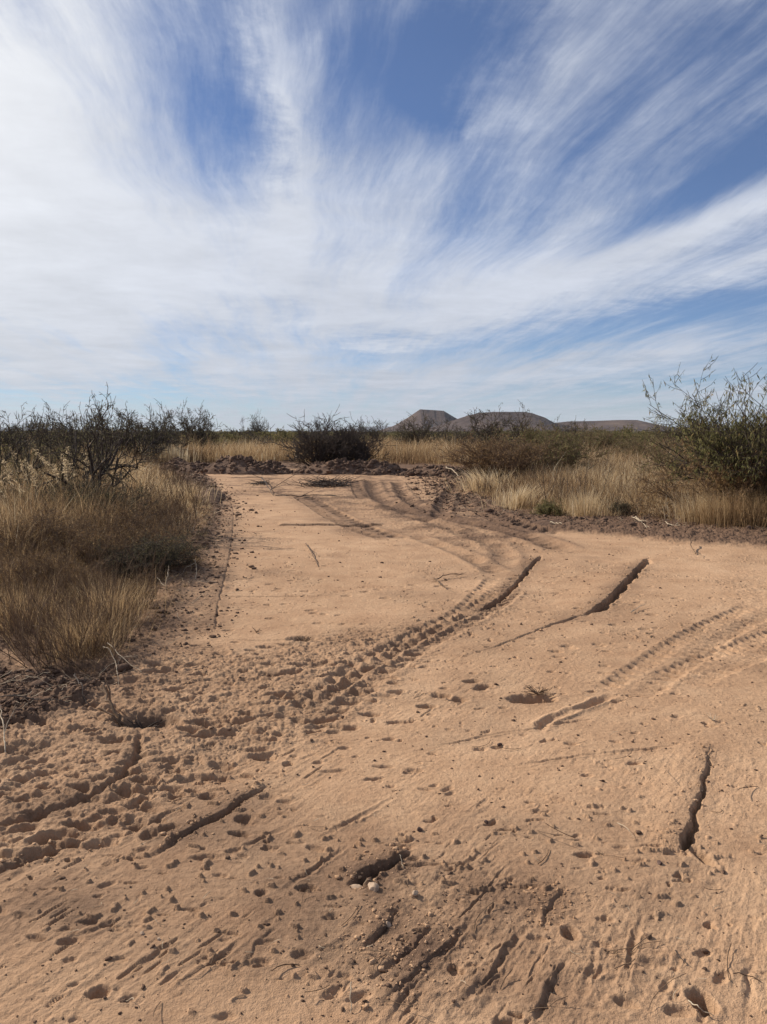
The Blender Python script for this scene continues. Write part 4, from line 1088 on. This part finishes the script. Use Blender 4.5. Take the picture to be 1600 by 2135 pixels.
pp = np.concatenate([pxpts(200, 0, 760, 1780, 2135), pxpts(240, 760, 1600, 1650, 2135), pxpts(800, 300, 1600, 1200, 1650), pxpts(620, 470, 1300, 1040, 1240), np.array(scatter_px(220, [(720, 1840), (900, 1780), (1100, 1850), (1000, 2050), (720, 2135), (660, 2060)]))])
ps = np.clip(rc.lognormal(-6.1, .55, len(pp)), .001, .011) * (.7 + .12 * pp[:, 1])
lumps('soil_crumbs', pp, ps, DSOIL, kind='stuff', label='small dark crumbs of soil, some in place of dent shadows, scattered over the bladed sand', category='soil')  # real crumbs; their dark colour also paints small shadows of clods and dents
RUTS = [[(1128, 1157), (1078, 1210), (1020, 1256), (990, 1273), (850, 1345), (700, 1445)], [(1350, 1162), (1272, 1244), (1205, 1283), (1080, 1330)], [(1480, 1553), (1440, 1700), (1416, 1778)], [(578, 1624), (470, 1688), (330, 1772)], [(240, 1728), (80, 1782), (0, 1808)], [(855, 1762), (795, 1802), (718, 1838)], [(825, 1882), (728, 1988)], [(930, 1900), (740, 2050)], [(960, 1940), (770, 2110)], [(1178, 1845), (1120, 1930)]]
rp = np.concatenate([near_line(np.array(PP(q)), 170, 0, .05) for q in RUTS])
rs_ = np.clip(rc.lognormal(-6.1, .6, len(rp)), .0012, .012) * (.5 + .16 * rp[:, 1])
lumps('rut_crumbs', rp, rs_, SOIL, kind='stuff', label='crumbled soil spilled along the wheel cuts and scrapes', category='soil')


def straws(name, P, ln, rad, seed, mat, **kw):
    r = np.random.RandomState(seed); tb = Tubes()
    for p in P:
        l = ln * r.uniform(.4, 1.4); a = r.uniform(0, 2 * pi); k = r.normal(0, .5); pts = []
        for t in np.linspace(-.5, .5, 5): pts.append([p[0] + cos(a + k * t) * l * t, p[1] + sin(a + k * t) * l * t, 0])
        pts = np.array(pts); pts[:, 2] = hz(pts[:, 0], pts[:, 1]) + .004 + np.linspace(0, r.uniform(0, .35) * l, 5)
        rr_ = rad * r.uniform(.6, 1.3) * max(1, np.hypot(*p) / 9); tb.add(pts, np.full(5, rr_))
    return link_obj(name, tb.mesh(name, mat, 3), **kw)


straws('straw_litter', np.concatenate([near_line(LE, 620, .10, .4), near_line(RE, 520, .4, .5), np.array(scatter_px(45, [(0, 1400), (200, 1395), (300, 1370), (200, 1440), (0, 1530)]))]), .15, .0016, 1, PALE, kind='stuff', label='broken pale straw littering the edges of the pad', category='straw')
straws('straw_bits', np.concatenate([pxpts(70, 0, 1600, 1550, 2135), pxpts(40, 300, 1600, 1200, 1600)]), .035, .0009, 2, PALE, kind='stuff', label='short bits of straw scattered over the sand', category='straw')
straws('dark_twigs', np.concatenate([near_line(LE, 600, .0, .4), near_line(RE, 400, .3, .5), pxpts(60, 300, 1600, 1150, 2135)]), .12, .0016, 3, BARKB, kind='stuff', label='fine dark twigs littering the ground', category='twigs')


# sticks that can be told apart: (label, [(px, py, height above ground)], radius, material, side twigs)
def stick(label, pts, rad, mat, kids=0, seed=0, name='stick', cat='stick'):
    r = np.random.RandomState(seed); P = np.array([[*G(a, b), hh] for a, b, hh in pts]); 
    Q_ = [P[0]]
    P = np.array(smooth_line(P, 2)); P[:, 2] += hz(P[:, 0], P[:, 1]) + rad
    P[1:-1] += r.normal(0, rad * .6, P[1:-1].shape) * [1, 1, .4]
    tb = Tubes(); tb.add(P, np.linspace(rad, rad * .45, len(P)))
    Lt = np.linalg.norm(P[-1] - P[0])
    for _ in range(kids):
        i = r.randint(1, len(P) - 1); d = P[i] - P[i - 1]; d /= np.linalg.norm(d); d = d + r.normal(0, .6, 3) * [1, 1, .4]; d /= np.linalg.norm(d)
        if d[2] < 0: d[2] = -d[2] * .3
        l = Lt * r.uniform(.12, .35); tb.add(np.array([P[i], P[i] + d * l * .5, P[i] + d * l + r.normal(0, l * .1, 3) * [1, 1, .1]]), np.array([rad * .5, rad * .4, rad * .25]))
    b = P[0].copy()
    for k_ in tb.by: tb.by[k_] = [(a - b.astype(np.float32), c) for a, c in tb.by[k_]]
    o = link_obj(name, tb.mesh(name, mat, 6), label=label, category=cat); o.location = b
    return o


stick('dark forked twig lying on the smooth pad above the wheel cuts', [(905, 1208, .01), (915, 1216, .02), (928, 1228, .01)], .008, BARKB, 4, 1)
stick('dark bent stick pointing right beside the forked twig on the pad', [(908, 1210, .01), (935, 1203, .04), (962, 1201, .02)], .007, BARKB, 5, 2)
stick('thin dark twig lying lengthwise in the middle of the smooth pad', [(638, 1138, .01), (650, 1158, .02), (664, 1183, .0)], .008, BARKB, 1, 31)
stick('dark branch leaning in the tumbled twigs at the far left of the pad', [(545, 1005, .15), (556, 1018, .12), (569, 1034, .01)], .016, BARK, 5, 3)
stick('long thin branch lying crosswise at the far end of the pad', [(575, 1036, .02), (610, 1039, .05), (650, 1034, .02), (690, 1036, .02)], .014, BARK, 9, 4)
stick('pale fork of twig lying between the second wheel cut and the lug prints', [(1316, 1279, .01), (1332, 1270, .02), (1348, 1265, .03)], .004, PALE, 4, 5)
stick('short dark stick lying below the right verge', [(1438, 1140, .08), (1443, 1150, .03), (1450, 1158, .0)], .010, BARKB, 2, 6)
stick('pale dead stalk lying on the right verge left of the middle', [(1325, 1090, .04), (1340, 1097, .02), (1349, 1108, .0)], .010, PALE, 2, 7)
stick('pale dead stalk lying nearly level on the right verge', [(1318, 1088, .02), (1335, 1095, .02), (1352, 1098, .05)], .008, PALE, 2, 8)
stick('pale bent stalk rising from the right verge by the rusty shrub', [(1440, 1090, .0), (1436, 1075, .10), (1433, 1068, .30)], .009, PALE, 3, 9)
stick('pale forked stalk in front of the crumbly heap on the right verge', [(1388, 1098, .02), (1400, 1103, .02), (1418, 1104, .0)], .009, PALE, 3, 10)
stick('whitish stick beside the small dark heap on the right verge', [(1148, 1097, .02), (1160, 1099, .03), (1172, 1102, .02)], .012, PALE, 0, 11)
stick('whitish stick on the low reddish soil bank at the far end', [(930, 992, .30), (945, 994, .22), (957, 999, .08)], .022, PALE, 0, 12)
stick('whitish stub sticking out of the bank left of the bare blackish bush', [(615, 972, .30), (620, 970, .45), (626, 966, .60)], .030, PALE, 0, 13)
stick('straight bleached stick standing in the trampled grass at the left', [(270, 1270, .0), (262, 1262, .10), (258, 1256, .20)], .006, PALE, 0, 14)
stick('bleached stick lying in the trampled grass pointing at the pad', [(308, 1200, .02), (325, 1215, .05), (346, 1232, .02)], .006, PALE, 1, 15)
stick('bleached upright stick beside the low shady shrub', [(345, 1225, .0), (350, 1222, .08), (353, 1218, .17)], .006, PALE, 0, 16)
stick('bleached crooked stick at the shadow of the low shady shrub', [(400, 1178, .02), (412, 1190, .06), (408, 1212, .0)], .006, PALE, 1, 17)
stick('long pale stalk hanging out over the shade hollow at the lower left', [(215, 1372, .08), (240, 1392, .10), (247, 1418, .01)], .0035, PALE, 0, 18)
stick('long pale stalk lying right of the shade hollow at the lower left', [(225, 1370, .10), (262, 1395, .05), (296, 1408, .01)], .0035, PALE, 1, 19)
stick('dark stick leaning below the shade hollow at the lower left', [(156, 1425, .03), (168, 1445, .03), (180, 1466, .0)], .005, BARK, 1, 20)
stick('long dark stem lying over the litter at the left edge', [(-20, 1474, .03), (70, 1478, .04), (148, 1480, .02)], .004, BARK, 2, 21)
stick('pale upright stalk at the very left edge of the photo', [(12, 1563, .0), (8, 1540, .02), (3, 1512, .10)], .005, PALE, 1, 22)
stick('curved brown stem of the uprooted tuft in the churned soil', [(262, 1506, .0), (235, 1498, .06), (214, 1470, .12)], .012, BARKB, 5, 23)
stick('thin brown stem beside the curved one of the uprooted tuft', [(262, 1508, .0), (232, 1504, .03), (204, 1496, .06)], .007, BARKB, 5, 24)
stick('thin curved straw lying in the left foreground sand', [(455, 1985, .005), (430, 2025, .01), (370, 2052, .003)], .0018, BARKB, 0, 25)
stick('thin pale straw leaning on the sand left of the deep slot', [(1288, 1723, .005), (1305, 1738, .02), (1322, 1754, .003)], .0015, PALE, 1, 26)
stick('small dark twig cross in the right foreground sand', [(1408, 1995, .01), (1418, 2003, .01), (1428, 2014, .003)], .0022, BARK, 4, 27)
stick('pale bent stalk over the hole in the right foreground', [(1435, 2098, .01), (1450, 2112, .02), (1462, 2120, .02), (1490, 2126, .003)], .0020, PALE, 0, 28)
stick('pale bent straw in the foreground below the scrapes', [(733, 2072, .04), (731, 2095, .02), (732, 2112, .0)], .0018, PALE, 0, 29)
stick('pale straw leaning at the right end of the foreground trench', [(842, 1806, .0), (838, 1798, .01), (835, 1792, .03)], .0018, PALE, 0, 30)

# pile of cut brush on the pad
tb = Tubes(); rq = np.random.RandomState(8)
for k in range(170):
    p = np.array([rq.normal(0, .36), rq.normal(0, .30), abs(rq.normal(0, .06))]); a = rq.uniform(0, 6.28); l = rq.uniform(.15, .7); d = np.array([cos(a), sin(a), rq.uniform(-.05, .45)])
    pts = np.array([p + d * l * t + rq.normal(0, .02, 3) * [1, 1, .3] for t in np.linspace(0, 1, 5)]); pts[:, 2] = np.abs(pts[:, 2]) + .01; tb.add(pts, np.linspace(.010, .005, 5))
c = bearing(682, 22.6); o = link_obj('brush_pile', tb.mesh('brush_pile', BARK, 4), label='low heap of dark cut twigs lying on the far part of the pad', category='brush pile'); o.location = (c[0], c[1], float(hz(*c)[0]))
tb = Tubes()
for k in range(60):
    p = np.array([rq.normal(0, .14), rq.normal(0, .14), abs(rq.normal(0, .03))]); a = rq.uniform(0, 6.28); l = rq.uniform(.1, .45); d = np.array([cos(a), sin(a), rq.uniform(-.05, .3)])
    pts = np.array([p + d * l * t + rq.normal(0, .02, 3) * [1, 1, .3] for t in np.linspace(0, 1, 5)]); pts[:, 2] = np.abs(pts[:, 2]) + .01; tb.add(pts, np.linspace(.008, .004, 5))
c = bearing(545, 23.2); o = link_obj('brush_pile', tb.mesh('brush_pile', BARK, 4), label='thin scatter of dark twigs round the leaning branch at the far left of the pad', category='brush pile'); o.location = (c[0], c[1], float(hz(*c)[0]))
# small uprooted tufts
def tuft_twigs(label, px, py, n, rad_, l0, seed, mat=None):
    r = np.random.RandomState(seed); tb = Tubes()
    for k in range(n):
        a = r.uniform(0, 6.28); l = l0 * r.uniform(.5, 1.2); d = np.array([cos(a), sin(a), r.uniform(.1, .9)]); d /= np.linalg.norm(d)
        tb.add(np.array([d * l * t + r.normal(0, l * .05, 3) for t in (0, .35, .7, 1)]), np.array([1, .8, .6, .4]) * rad_)
    c = G(px, py); o = link_obj('dead_tuft', tb.mesh('dead_tuft', mat or BARKB, 4), label=label, category='dead tuft'); o.location = (c[0], c[1], float(hz(*c)[0]) + .005)


tuft_twigs('little dark dead tuft on the pad below the blade marks', 632, 1330, 22, .0035, .075, 1)
tuft_twigs('dead twiggy tuft beside the hole right of the middle', 1122, 1448, 26, .003, .10, 2)
tuft_twigs('dark uprooted root tuft in the churned soil at the left', 300, 1500, 34, .0045, .12, 3, BARK)
tuft_twigs('tiny dead sprig on the pad left of the little dark tuft', 535, 1318, 7, .003, .05, 4)
tuft_twigs('tiny dry sprig in the right foreground sand', 1280, 1990, 9, .0011, .035, 5)
tuft_twigs('tiny dry sprig standing on the sand above the deep slot', 1486, 1510, 8, .0016, .07, 6, PALE)


# stones
def stone(label, px, py, sx_, sy_, sz_, mat, seed, name='stone'):
    r = np.random.RandomState(seed); V = IV.copy(); F = IF
    for _ in range(2):
        vs = list(map(tuple, V)); cache = {}; NF = []
        def mid(a, b):
            k = (min(a, b), max(a, b))
            if k not in cache: m = (np.array(vs[a]) + np.array(vs[b])) / 2; vs.append(tuple(m / np.linalg.norm(m))); cache[k] = len(vs) - 1
            return cache[k]
        for a, b, c in F:
            x1, x2, x3 = mid(a, b), mid(b, c), mid(c, a); NF += [[a, x1, x3], [b, x2, x1], [c, x3, x2], [x1, x2, x3]]
        V = np.array(vs); F = np.array(NF)
    for _ in range(9):                                     # chip flat facets
        d = nrm(r.normal(size=3)); k = r.uniform(.62, .9); q = V @ d; V = V - np.outer(np.clip(q - k, 0, None), d)
    V = V * (1 + .06 * fbm(V[:, 0] * 2.5 + seed, V[:, 1] * 2.5 + V[:, 2], 3, seed)[:, None])
    V = V * [sx_, sy_, sz_]; c = G(px, py); o = link_obj(name, mesh_np(name, V, [F], 3, mat), label=label, category='stone')
    o.location = (c[0], c[1], float(hz(*c)[0]) + sz_ * .15); o.rotation_euler = (0, 0, r.uniform(0, 6)); return o


stone('small dark red stone alone on the sand above the foreground trench', 876, 1730, .013, .012, .014, DSTONE, 1)
stone('pale flat stone at the lower lip of the foreground trench', 745, 1842, .040, .026, .016, STONE, 2)
stone('pale stone touching the right end of the flat one at the trench', 778, 1850, .028, .020, .015, STONE, 3)
stone('pale cube like stone in the groove below the foreground trench', 809, 1926, .012, .012, .013, STONE, 4)
stone('small pale stone in the left foreground sand', 331, 1960, .008, .006, .006, STONE, 5)
stone('tiny pale stone left of the other small one in the left foreground', 296, 1946, .009, .006, .006, STONE, 6)
stone('dark clod shaped stone left of the uppermost foreground wheel scrape', 1014, 1716, .012, .008, .009, DSTONE, 7)
stone('dark stone near the left hash of scuffs in the middle sand', 1042, 1554, .018, .010, .010, DSTONE, 8)
stone('pale rounded stone among the broken scrapes in the middle foreground', 866, 1870, .014, .010, .009, STONE, 9)
stone('small dark stone below the deep slot on the right', 1376, 1805, .013, .010, .010, DSTONE, 10)

# ------------------------------------------------------------------ the air
M = Mat('haze'); q = M.n('ShaderNodeVolumePrincipled'); q.inputs['Color'].default_value = (.80, .88, 1, 1); q.inputs['Density'].default_value = HAZE; q.inputs['Anisotropy'].default_value = 0.0
M.l(q.outputs[0], M.out.inputs['Volume'])
bx_ = np.array([[a, b, c] for a in (-26000, 26000) for b in (-400, 26000) for c in (-4.5, 420)], float)
fc = np.array([[0, 1, 3, 2], [4, 6, 7, 5], [0, 4, 5, 1], [2, 3, 7, 6], [0, 2, 6, 4], [1, 5, 7, 3]])
link_obj('haze', mesh_np('haze', bx_, [fc], 4, M.m, smooth=False), kind='stuff', label='thin blue air between the plot and the far mountains', category='haze')
print('blades', nblades)
